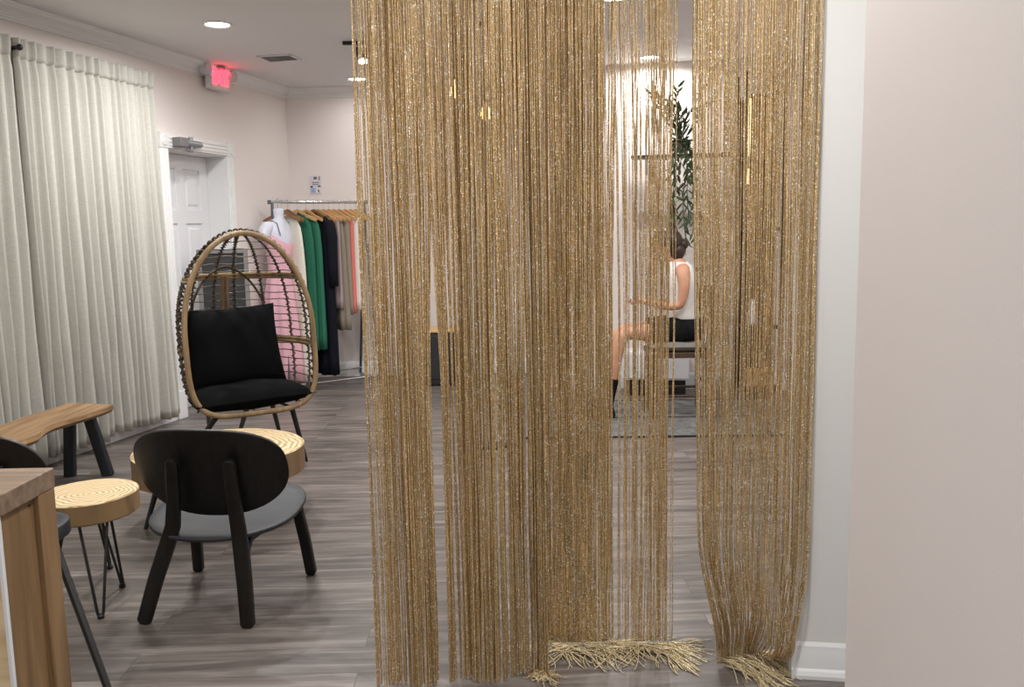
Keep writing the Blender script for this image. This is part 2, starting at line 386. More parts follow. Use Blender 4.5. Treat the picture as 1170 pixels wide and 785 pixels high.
# partition to the right of the string curtain
PR = math.radians(-9); p0 = V((0.862, 2.628, 0)); pd = V((math.cos(PR), math.sin(PR), 0)); pn = V((pd.y, -pd.x, 0))
pl = 2.25; c = p0 + pd * pl / 2 - pn * 0.06
mb = MB(); mb.box((c.x, c.y, CEIL / 2), (pl, 0.12, CEIL), PR); struct('wall_partition', mb, 'wall_grey')
mb = MB()
prof = [(0, 0), (0.030, 0), (0.030, 0.012), (0.024, 0.024), (0.016, 0.030), (0.013, 0.075), (0.010, 0.085), (0.008, 0.10), (0.0, 0.112)]
mb.loft([[p0 + pd * t + pn * a + V((0, 0, z)) for a, z in prof] for t in (0.004, 0.9)])
struct('baseboard_partition', mb, 'trim', smooth=25)
mb = MB(); mb.box((0.592 + 0.06, 0.35, CEIL / 2), (0.12, 2.3, CEIL)); struct('wall_near', mb, 'wall', bevel=0.006)
# baseboards
def base_left(s0, s1, name):
    mb = MB(); mb.loft([[W(s, a, z) for a, z in ((0, 0), (.016, 0), (.016, .11), (.008, .14), (0, .15))] for s in (s0, s1)]); struct(name, mb, 'trim', smooth=25)
base_left(0.0, 0.97, 'baseboard_left')
base_left(1.99, 9.0, 'baseboard_leftnear')
mb = MB(); mb.loft([[V((x, YB - a, z)) for a, z in ((0, 0), (.016, 0), (.016, .11), (.008, .14), (0, .15))] for x in (-2.13, 0.36)]); struct('baseboard_back', mb, 'trim', smooth=25)
mb = MB(); mb.loft([[pA + dirR * t + nR * a + V((0, 0, z)) for a, z in ((0, 0), (.016, 0), (.016, .11), (.008, .14), (0, .15))] for t in (0, 2.6)]); struct('baseboard_far', mb, 'trim', smooth=25)
# crown mouldings (a profile of steps and a cove)
CR = [(0, CEIL), (0.095, CEIL), (0.095, CEIL - .012), (0.085, CEIL - .018), (0.080, CEIL - .026), (0.060, CEIL - .034), (0.042, CEIL - .048), (0.034, CEIL - .058), (0.034, CEIL - .064), (0.026, CEIL - .066), (0.024, CEIL - .076), (0.016, CEIL - .080), (0.014, CEIL - .090), (0, CEIL - .094)]
mb = MB(); mb.loft([[W(s, a, z) for a, z in CR] for s in (0.0, 9.0)]); struct('trim_1', mb, 'trim', smooth=25)
mb = MB(); mb.loft([[V((x, YB - a, z)) for a, z in CR] for x in (-2.13, 0.36)]); struct('trim_2', mb, 'trim', smooth=25)

# ------------------------------------------------------------------ door in the left wall
mb = MB()
T = 0.022
for s0, s1 in ((D0 - .10, D0 + 0.003), (D1 - .003, D1 + .10)):
    wbox(mb, s0, s1, 0, T, 0.22, DT)
    for k in range(3):
        q = s0 + (s1 - s0) * (0.22 + 0.28 * k); wbox(mb, q - .009, q + .009, T - .002, T + .006, 0.22, DT)
    wbox(mb, s0 - .006, s1 + .006, 0, T + .012, 0, 0.22)
wbox(mb, D0, D1, 0, T, DT - .003, DT + .10)
for k in range(3):
    q = DT + .10 * (0.22 + 0.28 * k); wbox(mb, D0, D1, T - .002, T + .006, q - .009, q + .009)
tr = struct('trim_3', mb, 'trim', smooth=25, bevel=0.003)
for s0 in (D0 - .105, D1 - .004):      # rosette blocks at the corners of the casing
    mb = MB(); wbox(mb, s0, s0 + .109, 0, T + .010, DT - .004, DT + .108)
    c = W(s0 + .0545, T + .010, DT + .052); q = Matrix((WD, V((0, 0, 1)), WN)).transposed()
    for ra, rb, h in ((.046, .038, .008), (.026, .014, .012)):
        rs = [[c + q @ V((r * math.cos(2 * PI * k / 24), r * math.sin(2 * PI * k / 24), z)) for k in range(24)] for r, z in ((ra, 0), (rb, h))]
        mb.loft(rs)
    obj('rosette', mb, 'trim', tr, smooth=25)
mb = MB()       # jamb lining
wbox(mb, D0 - .0, D0 + .012, -0.235, 0.0, 0, DT); wbox(mb, D1 - .012, D1, -0.235, 0.0, 0, DT); wbox(mb, D0, D1, -0.235, 0, DT - .012, DT)
struct('trim_4', mb, 'trim', smooth=25)
mb = MB()
a0, a1, dz = D0 + .014, D1 - .014, DT - .016
wd = a1 - a0
wbox(mb, a0, a1, -0.215, -0.190, 0.008, dz)
st = 0.11
for s0, s1 in ((a0, a0 + st), (a0 + wd / 2 - st / 2, a0 + wd / 2 + st / 2), (a1 - st, a1)): wbox(mb, s0, s1, -0.191, -0.178, 0.008, dz)
rails = [(0.008, .22), (.78, .90), (1.52, 1.63), (1.96, dz)]
for z0, z1 in rails: wbox(mb, a0 + .001, a1 - .001, -0.191, -0.1782, z0, z1)
for (z0, z1) in ((.22, .78), (.90, 1.52), (1.63, 1.96)):
    for s0, s1 in ((a0 + st, a0 + wd / 2 - st / 2), (a0 + wd / 2 + st / 2, a1 - st)):
        g, h = .03, .05
        o0, o1 = -0.1905, -0.180
        mb.hexa([W(s0 + g, o0, z0 + g), W(s1 - g, o0, z0 + g), W(s1 - g, o0, z1 - g), W(s0 + g, o0, z1 - g),
                 W(s0 + h, o1, z0 + h), W(s1 - h, o1, z0 + h), W(s1 - h, o1, z1 - h), W(s0 + h, o1, z1 - h)])
dr = struct('door_1', mb, 'doorp', smooth=25, bevel=0.002)
mb = MB(); c = W(a1 - .06, -.178, 1.0)
q = Matrix((WD, V((0, 0, 1)), WN)).transposed()
mb.loft([[c + q @ V((r * math.cos(2 * PI * k / 16), r * math.sin(2 * PI * k / 16), z)) for k in range(16)] for r, z in ((.028, 0), (.028, .006), (.011, .01), (.011, .035), (.026, .045), (.026, .06), (.012, .066))])
obj('door_knob', mb, 'alu', dr)
# door closer: body across the head casing with an arm
t = thing('door_closer', 'silver grey door closer mounted across the head of the white door', 'door closer', W(1.68, .03, 2.135))
inv = Matrix.Translation(W(1.68, .03, 2.135)).inverted()
def wl(s, o, z): return inv @ W(s, o, z)
mb = MB(); mb.tube([wl(1.54, .07, 2.135), wl(1.75, .07, 2.135)], .026, 14); mb.tube([wl(1.53, .07, 2.135), wl(1.545, .07, 2.135)], .022, 14); obj('body', mb, 'alu', t)
mb = MB(); mb.box(wl(1.79, .068, 2.135), (.075, .10, .07), -AW); obj('end_block', mb, 'vent', t, bevel=.005)
mb = MB(); mb.tube([wl(1.66, .07, 2.155), wl(1.66, .07, 2.185)], .018, 12); obj('spindle', mb, 'alu', t); mb = MB(); mb.tube([wl(1.66, .07, 2.115), wl(1.66, .07, 2.09)], .013, 12); obj('spindle', mb, 'alu', t)
mb = MB(); mb.board([wl(1.66, .07, 2.086), wl(1.60, .03, 2.084), wl(1.50, -.04, 2.082)], (0, 0, 1), .008, .025); obj('arm', mb, 'alu', t)
mb = MB(); wbx = MB(); mb.hexa([wl(1.56, .0, 2.11), wl(1.80, .0, 2.11), wl(1.80, .05, 2.11), wl(1.56, .05, 2.11), wl(1.56, .0, 2.16), wl(1.80, .0, 2.16), wl(1.80, .05, 2.16), wl(1.56, .05, 2.16)]); obj('bracket', mb, 'alu', t, bevel=.004)

# ------------------------------------------------------------------ exit sign
ex = W(1.22, .10, 2.70)
t = thing('exit_sign', 'lit red and white EXIT sign with lamp heads, high above the white door', 'exit sign', ex, -(PI / 2 - 0) + (PI / 2 - AW) + PI / 2)
# local frame: x along the wall away from the camera (reads left to right), y into the wall, z up
t.rotation_euler = (0, 0, math.atan2(-WD.y, -WD.x))
mb = MB(); mb.box((0, 0.035, 0), (.305, .05, .195)); obj('housing', mb, 'plastic', t, bevel=.008)
mb = MB()
for x, z, sx, sz in ((0, .088, .29, .012), (0, -.088, .29, .012), (-.14, 0, .012, .176), (.14, 0, .012, .176)): mb.box((x, .007, z), (sx, .008, sz))
obj('frame', mb, 'plastic', t, bevel=.002)
for ch_, x in (('E', -.098), ('X', -.028), ('I', .040), ('T', .094)):
    cu = bpy.data.curves.new('letter', 'FONT'); cu.body = ch_; cu.size = .165; cu.align_x = 'CENTER'; cu.align_y = 'CENTER'; cu.extrude = .003; cu.offset = .0012
    tmp = bpy.data.objects.new('letter_text', cu); COL.objects.link(tmp)
    me = bpy.data.meshes.new_from_object(tmp.evaluated_get(bpy.context.evaluated_depsgraph_get())); bpy.data.objects.remove(tmp); bpy.data.curves.remove(cu)
    me.materials.clear(); me.materials.append(M['red']); me.name = 'letter'
    lo = bpy.data.objects.new('letter', me); COL.objects.link(lo); lo.parent = t; lo.location = (x, .006, 0); lo.rotation_euler = (PI / 2, 0, 0); lo.scale = (.82, 1.08, 1)
    lo['label'] = 'glowing red letter ' + ch_
mb = MB(); mb.lathe([(.075, .0), (.075, .012), (.03, .02)], 24, (0, .05, .078)); obj('canopy', mb, 'vent', t)
for sx in (-1, 1):
    mb = MB(); c = V((sx * .185, .03, .045))
    q = Matrix.Rotation(PI / 2, 3, 'X') @ Matrix.Rotation(0.0, 3, 'Y')
    mb.loft([[c + q @ V((r * math.cos(2 * PI * k / 20), r * math.sin(2 * PI * k / 20), z)) for k in range(20)] for r, z in ((.02, -.05), (.045, -.02), (.05, .03), (.046, .038), (.02, .045))])
    lh = obj('lamp_head', mb, 'clear', t)
    mb = MB(); mb.tube([(sx * .14, .035, .045), (sx * .16, .032, .045)], .014, 10); obj('swivel', mb, 'plastic', lh)

# ceiling vent
t = thing('ceiling_vent', 'grey rectangular air vent in the ceiling right of the exit sign', 'vent', (-1.79, 7.13, CEIL), math.radians(-10))
mb = MB()
for x, y, sx, sy in ((0, .10, .28, .02), (0, -.10, .28, .02), (.13, 0, .02, .22), (-.13, 0, .02, .22)): mb.box((x, y, -.005), (sx, sy, .01))
obj('frame', mb, 'ceil', t, bevel=.002)
mb = MB(); mb.box((0, 0, -.002), (.25, .19, .004)); obj('backing', mb, 'vent_dark', t)
mb = MB()
for k in range(9): mb.box((0.06, -.08 + .02 * k, -.007), (.115, .011, .006), mat=Matrix.Rotation(.5, 3, 'X'))
for k in range(9): mb.box((-.06, -.08 + .02 * k, -.007), (.115, .013, .006), mat=Matrix.Rotation(-.6, 3, 'X'))
obj('slats', mb, 'vent', t)

# ------------------------------------------------------------------ ceiling lights
def lamp_light(parent, loc, power, size=.14, col=(1, .99, .978), spread=170, name='lamp'):
    l = bpy.data.lights.new(name, 'AREA'); l.shape = 'DISK'; l.size = size; l.energy = power; l.color = col; l.spread = math.radians(spread)
    o = bpy.data.objects.new(name, l); COL.objects.link(o); o.parent = parent; o.location = loc; return o
def downlight(x, y, power, label):
    t = thing('ceiling_light', label, 'ceiling light', (x, y, CEIL), 0, 'round recessed ceiling lights')
    mb = MB(); mb.lathe([(.072, 0), (.098, 0), (.098, -.006), (.085, -.010), (.075, -.004)], 32); obj('trim_ring', mb, 'plastic', t)
    mb = MB(); mb.lathe([(.076, 0), (.076, -.004), (.05, -.008), (.01, -.009)], 32); obj('diffuser', mb, 'led', t)
    lamp_light(t, (0, 0, -.016), power)
LP = 17
downlight(-1.90, 5.99, LP, 'round recessed ceiling light left of the exit sign and vent')
downlight(-1.93, 5.22, LP, 'round recessed ceiling light cut by the top edge of the photo, upper left')
downlight(0.66, 5.50, LP, 'round recessed ceiling light behind the middle of the gold strings')
downlight(1.17, 7.40, LP, 'round recessed ceiling light close to the far wall above the shelf')
downlight(-1.35, 8.15, LP * .2, 'round recessed ceiling light above the clothes rack')
for x, y in ((-1.1, 3.6), (0.9, 4.1), (-2.0, 2.2), (2.3, 5.2)):
    downlight(x, y, LP, 'round recessed ceiling light outside the top of the photo')

downlight(0.42, 1.60, 26, 'round recessed ceiling light outside the photo in front of the gold strings')
downlight(-1.0, 0.4, 9, 'round recessed ceiling light outside the photo behind the camera')
# track light with three heads, just left of and behind the strings
t = thing('track_light', 'black ceiling track with small lit spotlights behind left edge of gold strings', 'track light', (-.93, 6.6, CEIL))
mb = MB(); mb.box((0.05, 0, -.012), (.62, .035, .024)); obj('track', mb, 'black_metal', t, bevel=.003)
for i, (x, a) in enumerate(((-.15, .35), (-.07, -.3), (.07, .2))):
    mb = MB(); mb.tube([(x, 0, -.024), (x, 0, -.075)], .008, 8); mb.tube([(x + .0, .01, -.055), (x + .09 * math.sin(a), -.06, -.15)], .028, 14)
    h = obj('spot_head', mb, 'black_metal', t)
    mb = MB(); d = V((.09 * math.sin(a), -.07, -.095)).normalized(); c = V((x + .09 * math.sin(a), -.06, -.15))
    mb.tube([c, c + d * .006], .024, 14); obj('lens', mb, 'led', h)
lamp_light(t, (0, -.1, -.2), 12, .1)
# two amber pendants
for px, py, lab in ((520, 100, 'amber pendant bulb glowing dimly behind the gold strings, left of two'), (555, 126, 'amber pendant bulb glowing dimly behind the gold strings, right of two')):
    P = aty(px, py, 6.1)
    t = thing('pendant_light', lab, 'pendant light', P, 0, 'amber pendant bulbs')
    mb = MB(); mb.tube([(0, 0, .10), (0, 0, CEIL - P.z - .02)], .004, 6); obj('cord', mb, 'black_metal', t)
    mb = MB(); mb.lathe([(.05, CEIL - P.z - .02), (.05, CEIL - P.z)], 20); obj('ceiling_rose', mb, 'black_metal', t)
    mb = MB(); mb.lathe([(.012, .10), (.020, .095), (.020, .055), (.015, .05)], 16); obj('socket', mb, 'black_metal', t)
    mb = MB(); mb.lathe([(.012, .05), (.022, .02), (.034, -.02), (.030, -.05), (.014, -.068)], 20); obj('bulb', mb, 'bulb', t)
# ------------------------------------------------------------------ linen drapes along the left wall
def drape(name, label, s0, s1, zt, zb, seed, ragged):
    rnd = random.Random(seed)
    cuts = [s0]
    while cuts[-1] < s1: cuts.append(cuts[-1] + rnd.uniform(.045, .105))
    cuts[-1] = s1
    K = len(cuts) - 1
    amp = [rnd.uniform(.55, 1.15) for _ in range(K)]
    drift = [rnd.uniform(-.035, .035) for _ in range(K + 1)]; drift[0] = drift[-1] = 0
    damp = [rnd.uniform(.8, 1.5) for _ in range(K)]
    hem = [rnd.uniform(-1, 1) for _ in range(K + 1)]
    per = 8
    nu, nv = K * per, 40
    def fn(u, v):
        i = min(K - 1, int(round(u * nu) // per)); fr = (round(u * nu) - i * per) / per
        z0 = zb + ragged * (hem[i] * (1 - fr) + hem[i + 1] * fr)
        z = zt + (z0 - zt) * v
        lo = sm(0, 1, v)
        sa, sb = cuts[i] + drift[i] * lo, cuts[i + 1] + drift[i + 1] * lo
        s = sa + (sb - sa) * (fr + .09 * math.sin(2 * PI * fr) * math.sin(3 + i * 2.3))
        A = (.020 + .022 * lo) * amp[i] * (1 + (damp[i] - 1) * lo)
        head = 1 - .35 * math.exp(-((zt - z - .115) / .02) ** 2)       # stitched under the heading
        off = .105 + A * head * (1 - math.cos(2 * PI * fr)) - A * .9
        off += .006 * math.sin(5 * z + i * 1.7) * lo
        return W(s, off, z)
    mb = MB(); mb.grid(fn, nu, nv)
    # stitched heading band in front
    o = obj(name, mb, 'linen', None, smooth=180, solid=.003, fix=False)
    tag(o, label, 'curtain', 'linen drapes on the left wall')
    def fn2(u, v):
        p = fn(u, v * .115 / (zt - zb)); return p + WN * .004
    mb = MB(); mb.grid(fn2, nu, 4)
    obj('heading', mb, 'linen', o, smooth=180, solid=.002, fix=False)
    return o
drape('linen_curtain', 'long pleated oatmeal linen curtain between the door and the wall bracket', 2.12, 3.395, 2.59, .075, 3, .018)
drape('linen_curtain', 'oatmeal linen curtain at the far left edge of the photo, left of the bracket', 3.415, 4.75, 2.595, .07, 11, .018)
t = thing('curtain_rod', 'dark bracket and rod that carry the linen curtains, seen at the slit between them', 'curtain rod', W(3.4, 0, 2.53))
inv = Matrix.Translation(W(3.4, 0, 2.53)).inverted()
mb = MB(); mb.tube([inv @ W(2.1, .045, 2.53), inv @ W(4.8, .045, 2.53)], .008, 10); obj('rod', mb, 'gun', t)
mb = MB(); mb.tube([inv @ W(3.405, .0, 2.53), inv @ W(3.405, .14, 2.53)], .012, 10); mb.ball(inv @ W(3.405, .150, 2.53), .019); obj('bracket', mb, 'black_metal', t)

# ------------------------------------------------------------------ gold string curtains
def string_path(x0, D, zt, shift, rnd, tail, D1=None):
    """from the rod down to the floor; shift(z) sideways; tail = (dx, dy, length) along the floor"""
    pts = []; n = 26; ph = rnd.uniform(0, 6.28); am = rnd.uniform(.0005, .0025)
    for i in range(n + 1):
        z = zt + (.006 - zt) * (i / n) ** .85
        k = 1 - z / zt
        pts.append(V((x0 + shift(x0, z) + am * math.sin(ph + z * rnd.uniform(4.9, 5.1)), D + ((D1 - D) * k if D1 else 0) + am * math.cos(ph + z * 3.7), z)))
    if tail:
        dx, dy, L = tail; p = pts[-1].copy(); a = math.atan2(dy, dx); da = rnd.uniform(-.5, .5); zz = rnd.uniform(.003, .028)
        m_ = 9
        for k in range(1, m_ + 1):
            a += da; p = p + V((math.cos(a), math.sin(a), 0)) * (L / m_); p.z = .004 + zz * math.sin(PI * min(1, k / m_ * 1.1)) * .8
            p.z = max(.003, p.z); pts.append(p.copy())
    return pts
def px_x(px, D): return aty(px, 262, D).x
ZT = 2.46
RS = .0015
# left panel
rnd = random.Random(21)
mbA, tA = MB(), MB()
gapsA = [(418, 2.0, 1.9), (447, 1.2, 1.7), (492, 7.0, 1.15), (508, 2.2, 1.1), (563, 1.8, 1.3), (572, 1.8, .8), (598, 1.8, 1.0), (513, 1.3, 1.6)]
def shiftA(x0, z):
    q = 0
    for g, w, zs in gapsA:
        gx = px_x(g, 2.6); hw = w * .0026; d = x0 - gx; R = .05
        if abs(d) < R:
            k = sm(zs + .45, zs - .35, z) * hw
            q += math.copysign(k * (1 - abs(d) / R), d)
    return q
px = 403.5
while px < 619:
    dens = 1.25 if px < 436 else (1.9 if px < 520 else 2.9)
    if 413.6 < px < 416.2 or 438.5 < px < 440: px += .7; continue
    D = 2.585 + rnd.uniform(-.022, .022) + .07 * (px - 403) / 215 + .02 * math.sin(px / 13.0)
    if rnd.random() < .08: px += rnd.uniform(.6, 1.8)
    p = string_path(px_x(px + 8.5 * max(0, 1 - (px - 403) / 60), D), D, ZT, shiftA, rnd, (rnd.uniform(-.6, 1), -1, rnd.uniform(.02, .08)) if px > 600 else None)
    mbA.tube(p, RS * rnd.uniform(.85, 1.15), 4, cap=False)
    px += rnd.uniform(.4, 1.6) / dens
for k in range(36):      # loose ends at the right foot of the panel
    q = atz(rnd.uniform(604, 618), rnd.uniform(768, 780)); a = rnd.uniform(-.9, .5); L = rnd.uniform(.03, .07); pts = []
    for j in range(8): pts.append(V((q.x + L * j / 7 * math.cos(a), q.y + L * j / 7 * math.sin(a), .003 + .018 * math.sin(PI * j / 7) * rnd.random()))); a += rnd.uniform(-.25, .25)
    tA.tube(pts, RS, 4, cap=False)
A = obj('string_curtain', mbA, 'gold', None, smooth=180, fix=False)
tag(A, 'broad dense panel of glittering gold strings nearest the camera, left of the opening', 'string curtain', 'gold string curtains', 'stuff')
obj('loose_ends', tA, 'tassel', A, smooth=180, fix=False)['kind'] = 'stuff'

# middle panel: dense on the left, thin bundles on the right, feet piled on the floor
rnd = random.Random(5)
mbB, tB = MB(), MB()
def shiftB(x0, z): return 0
spots = []
px = 618.0
while px < 692: spots.append((px, 0)); px += rnd.uniform(.35, 1.4) / 2.5
for c, w, n_ in ((699, 6, 13), (709, 1.5, 3), (717, 3, 6), (728, 3, 9), (735, 2, 4), (746, 6.5, 20), (759, 4.5, 17), (766, 1.5, 3), (772.5, 1.6, 2), (753, 2.5, 3), (722, 2, 2)):
    for _ in range(n_): spots.append((c + rnd.uniform(-w, w), c))
for px, c in spots:
    D = 2.80 + rnd.uniform(-.03, .03) + (.02 * math.sin(px / 9) if px < 692 else 0)
    x0 = px_x(px, D); cx = px_x(c, D) if c else None
    sp = rnd.uniform(-.012, .012)
    def sh(x, z, cx=cx, sp=sp, x0=x0):
        if cx is None: return .004 * math.sin(x * 90 + z * 1.3)
        return sp * sm(1.0, 2.4, z) * 2 + (x0 - cx) * .5 * sm(.5, .0, z)
    tl = (rnd.uniform(-.3, 1), rnd.uniform(-1, .25), rnd.uniform(.04, .12))
    mbB.tube(string_path(x0, D, ZT, sh, rnd, None, 2.86), RS * rnd.uniform(.85, 1.15), 4, cap=False)
def pile(mb, cx, cy, n_, a0, spread, L0, L1, rnd, wob=.45, zmax=.03):
    for _ in range(n_):
        p = V((cx + rnd.gauss(0, .012), cy + rnd.gauss(0, .012), .02)); a = a0 + rnd.uniform(-spread, spread); L = rnd.uniform(L0, L1); da = rnd.uniform(-wob, wob); h = rnd.uniform(.004, zmax); pts = [p.copy()]
        for j in range(1, 12):
            a += da * (1 if j < 7 else -.6); p = p + V((math.cos(a), math.sin(a), 0)) * (L / 11); q = p.copy(); q.z = max(.003, h * (1 - (j / 11) ** 2) + .003); pts.append(q)
        mb.tube(pts, RS * rnd.uniform(.9, 1.2), 4, cap=False)
for px, a0 in ((622, -2.5), (631, -.5), (641, -.3), (652, -2.7), (661, -.35), (672, -.6), (682, -.2), (691, -.45), (700, -.55), (709, -.15), (718, -2.8), (728, -.15), (737, -2.6), (745, -.7), (753, -.45), (760, -.3), (767, -.2)):
    q = atz(px, 741 + rnd.uniform(-2, 5)); pile(tB, q.x, q.y, 15, a0, .26, .07, .17, rnd, .26, .022)
q = atz(768, 754); pile(tB, q.x, q.y, 24, -1.1, .13, .06, .12, rnd, .08, .014)
B = obj('string_curtain', mbB, 'gold', None, smooth=180, fix=False)
tag(B, 'middle panel of gold strings, thinning to see-through bundles, ends piled on the floor', 'string curtain', 'gold string curtains', 'stuff')
obj('loose_ends', tB, 'tassel', B, smooth=180, fix=False)['kind'] = 'stuff'

# right panel, gathered to one knot at the foot of the partition
rnd = random.Random(77)
mbC, tC = MB(), MB()
px = 790.5
ZC = 2.46
while px < 935:
    u = min(1.0, max(0.0, (px - 790) / 145.0))
    D = 2.585 + rnd.uniform(-.03, .03)
    x0 = px_x(px, D)
    kx, ky = (.66 + .195 * u ** 1.2 + rnd.uniform(-.015, .015)), 2.74 - .06 * (1 - u)
    pts = []; ph = rnd.uniform(0, 6.28); n_ = 34
    e1, e2 = (rnd.uniform(.8, 1.25), rnd.uniform(.9, 1.15))
    for i in range(n_ + 1):
        z = ZC + (.012 - ZC) * (i / n_) ** .7
        g = .24 * sm(1.9, .35, z) * (1 - u) ** .6 * e1 + 0
        g += (1 - g) * (sm(.42 + .12 * (1 - u), 0.07 * sm(.6, .85, u), z) ** 1.25) * .95
        q1 = .35 * (1 - sm(.6, .8, u)); y = D + (ky - D) * (q1 * sm(1.6, .3, z) + (1 - q1) * sm(.22 - .13 * sm(.6, .8, u), .0, z))
        pts.append(V((x0 + (kx - x0) * g + .0015 * math.sin(ph + 5 * z), y, z)))
    mbC.tube(pts, RS * rnd.uniform(.85, 1.15), 4, cap=False)
    # tail flows along the floor towards the camera
    e = pts[-1]; tp = [pts[-2], e]; a = -.55 - .5 * u + rnd.uniform(-.22, .22); L = rnd.uniform(.10, .24) * (1.15 - .75 * u); h = rnd.uniform(.004, .04); p = e.copy()
    da = rnd.uniform(-.10, .02)
    for j in range(1, 11):
        a += da; p = p + V((math.cos(a), math.sin(a), 0)) * L / 10; q = p.copy(); q.z = max(.003, h * math.sin(PI * min(1, .25 + j / 12)) + .003); tp.append(q)
    tC.tube(tp, RS * rnd.uniform(.9, 1.15), 4, cap=False)
    gap = 1.25 * (1.45 if .34 < u < .58 else 1.0)
    if rnd.random() < .10: gap += rnd.uniform(.8, 2.2)
    px += rnd.uniform(.3, 1.2) * gap * .86
C_ = obj('string_curtain', mbC, 'gold', None, smooth=180, fix=False)
tag(C_, 'right panel of gold strings gathered into one tassel against the white baseboard', 'string curtain', 'gold string curtains', 'stuff')
obj('loose_ends', tC, 'tassel', C_, smooth=180, fix=False)['kind'] = 'stuff'
# rod that carries the strings, above the frame
t = thing('hanging_rod', 'ceiling-hung rod carrying the gold strings, above the top of the photo', 'curtain rod', (.2, 2.66, CEIL))
mb = MB(); mb.tube([(-.75, -.08, ZT - CEIL), (.85, -.06, ZT - CEIL)], .012, 10); mb.tube([(-.75, .14, ZT - CEIL), (.85, .14, ZT - CEIL)], .012, 10); obj('rod', mb, 'gun', t)
mb = MB()
for x in (-.7, .8):
    for y in (-.07, .14): mb = MB(); mb.tube([(x, y, ZT - CEIL), (x, y, 0)], .007, 8); obj('drop_bracket', mb, 'gun', t)

# ------------------------------------------------------------------ black plywood lounge chair
def oval(a, b_up, b_dn, n, e_up=2.4, e_dn=2.4):
    out = []
    for k in range(n):
        an = 2 * PI * k / n; c, q = math.cos(an), math.sin(an); e = e_up if q >= 0 else e_dn
        r = (abs(c) ** e + abs(q) ** e) ** (-1 / e)
        out.append((a * r * c, (b_up if q >= 0 else b_dn) * r * q))
    return out
def shell(mb, outline, fn, rings_=8):
    n = len(outline); rs = []
    for i in range(1, rings_ + 1):
        k = i / rings_; rs.append([fn(x * k, y * k) for x, y in outline])
    o = len(mb.v); mb.v += [tuple(p) for r in rs for p in r] + [tuple(fn(0, 0))]
    cen = o + n * rings_
    for j in range(n): mb.f.append((cen, o + j, o + (j + 1) % n))
    for i in range(rings_ - 1):
        for j in range(n): mb.f.append((o + i * n + j, o + (i + 1) * n + j, o + (i + 1) * n + (j + 1) % n, o + i * n + (j + 1) % n))
    return mb
lc = thing('lounge_chair', 'low black plywood lounge chair with wide oval back, turned away from camera', 'chair', (-1.150, 3.307, 0), math.radians(-7))
BX = .040
def backf(x, z): return V((BX + x, -.195 + .75 * x * x * (1 if abs(x) < .4 else 1) - (z) * .30, .575 + z))
mb = shell(MB(), oval(.297, .158, .190, 56, 2.7, 2.25), backf); obj('backrest', mb, 'black_wood', lc, solid=.014, bevel=.003, smooth=60)
def seatf(x, y): return V((.012 + x, .035 + y, .347 + .125 * y + .10 * abs(x) ** 1.6 - .016 * math.cos(y * 6)))
mb = shell(MB(), oval(.290, .262, .262, 56, 2.8, 2.2), seatf); obj('seat', mb, 'black_seat', lc, solid=.015, bevel=.004, smooth=60)
for sx in (-1, 1):
    x0 = .012
    pth = [(x0 - .012 + sx * .202, -.252, .0), (x0 - .012 + sx * .200, -.250, .012), (x0 + sx * .172, -.222, .16), (x0 + .012 + sx * .142, -.196, .29), (x0 + .022 + sx * .126, -.196, .36), (x0 + .032 + sx * .114, -.215, .48), (x0 + .040 + sx * .108, -.238, .61), (x0 + .040 + sx * .108, -.240, .622)]
    mb = MB().board(pth, (1, 0, 0), [.030, .054, .058, .060, .056, .050, .046, .024], .026); obj('leg', mb, 'black_wood', lc, bevel=.002)
    pth = [(x0 + sx * .25, .25, 0), (x0 + sx * .249, .249, .012), (x0 + sx * .238, .225, .16), (x0 + sx * .222, .20, .30), (x0 + sx * .205, .165, .332)]
    mb = MB().board(pth, (1, 0, 0), [.024, .044, .045, .045, .036], .030); obj('leg', mb, 'black_wood', lc, bevel=.002)
    pth = [(x0 + sx * .165, -.215, .19), (x0 + sx * .158, -.185, .245), (x0 + sx * .15, -.12, .290), (x0 + sx * .17, 0, .302), (x0 + sx * .20, .16, .318)]
    mb = MB().board(pth, (1, 0, 0), .034, .026); obj('side_rail', mb, 'black_wood', lc, bevel=.002)

# ------------------------------------------------------------------ stump side table with hairpin legs
def cut_round(n, r, rnd, amp=.012):
    a = [rnd.uniform(-1, 1) for _ in range(4)]; p = [rnd.uniform(0, 6.28) for _ in range(4)]
    return [r * (1 + amp * sum(a[k] * math.sin((k + 2) * 2 * PI * j / n + p[k]) for k in range(4))) for j in range(n)]
def slab(R, z0, z1, rnd, name_top, parent, amp=.012):
    n = 64; rr = cut_round(n, R, rnd, amp)
    ring = lambda k, z: [V((rr[j] * k * math.cos(2 * PI * j / n), rr[j] * k * math.sin(2 * PI * j / n), z)) for j in range(n)]
    mb = MB(); mb.loft([ring(.97, z0), ring(1, z0 + .006), ring(1.0, z1 - .005)], cap=False); obj('bark_edge', mb, 'bark', parent)
    mb = MB(); mb.loft([ring(1.0, z1 - .005), ring(.985, z1)], cap=False); n0 = len(mb.v); mb.f.append(tuple(range(n0 - n, n0)))
    mb.add(ring(.97, z0), [tuple(reversed(range(n)))])
    obj('tabletop', mb, name_top, parent, smooth=40)
st = thing('stump_table', 'small round log-slice side table on thin black hairpin legs, beside the lounge chair', 'side table', (-1.690, 3.36, 0))
slab(.188, .340, .424, random.Random(2), 'stump_top', st, .010)
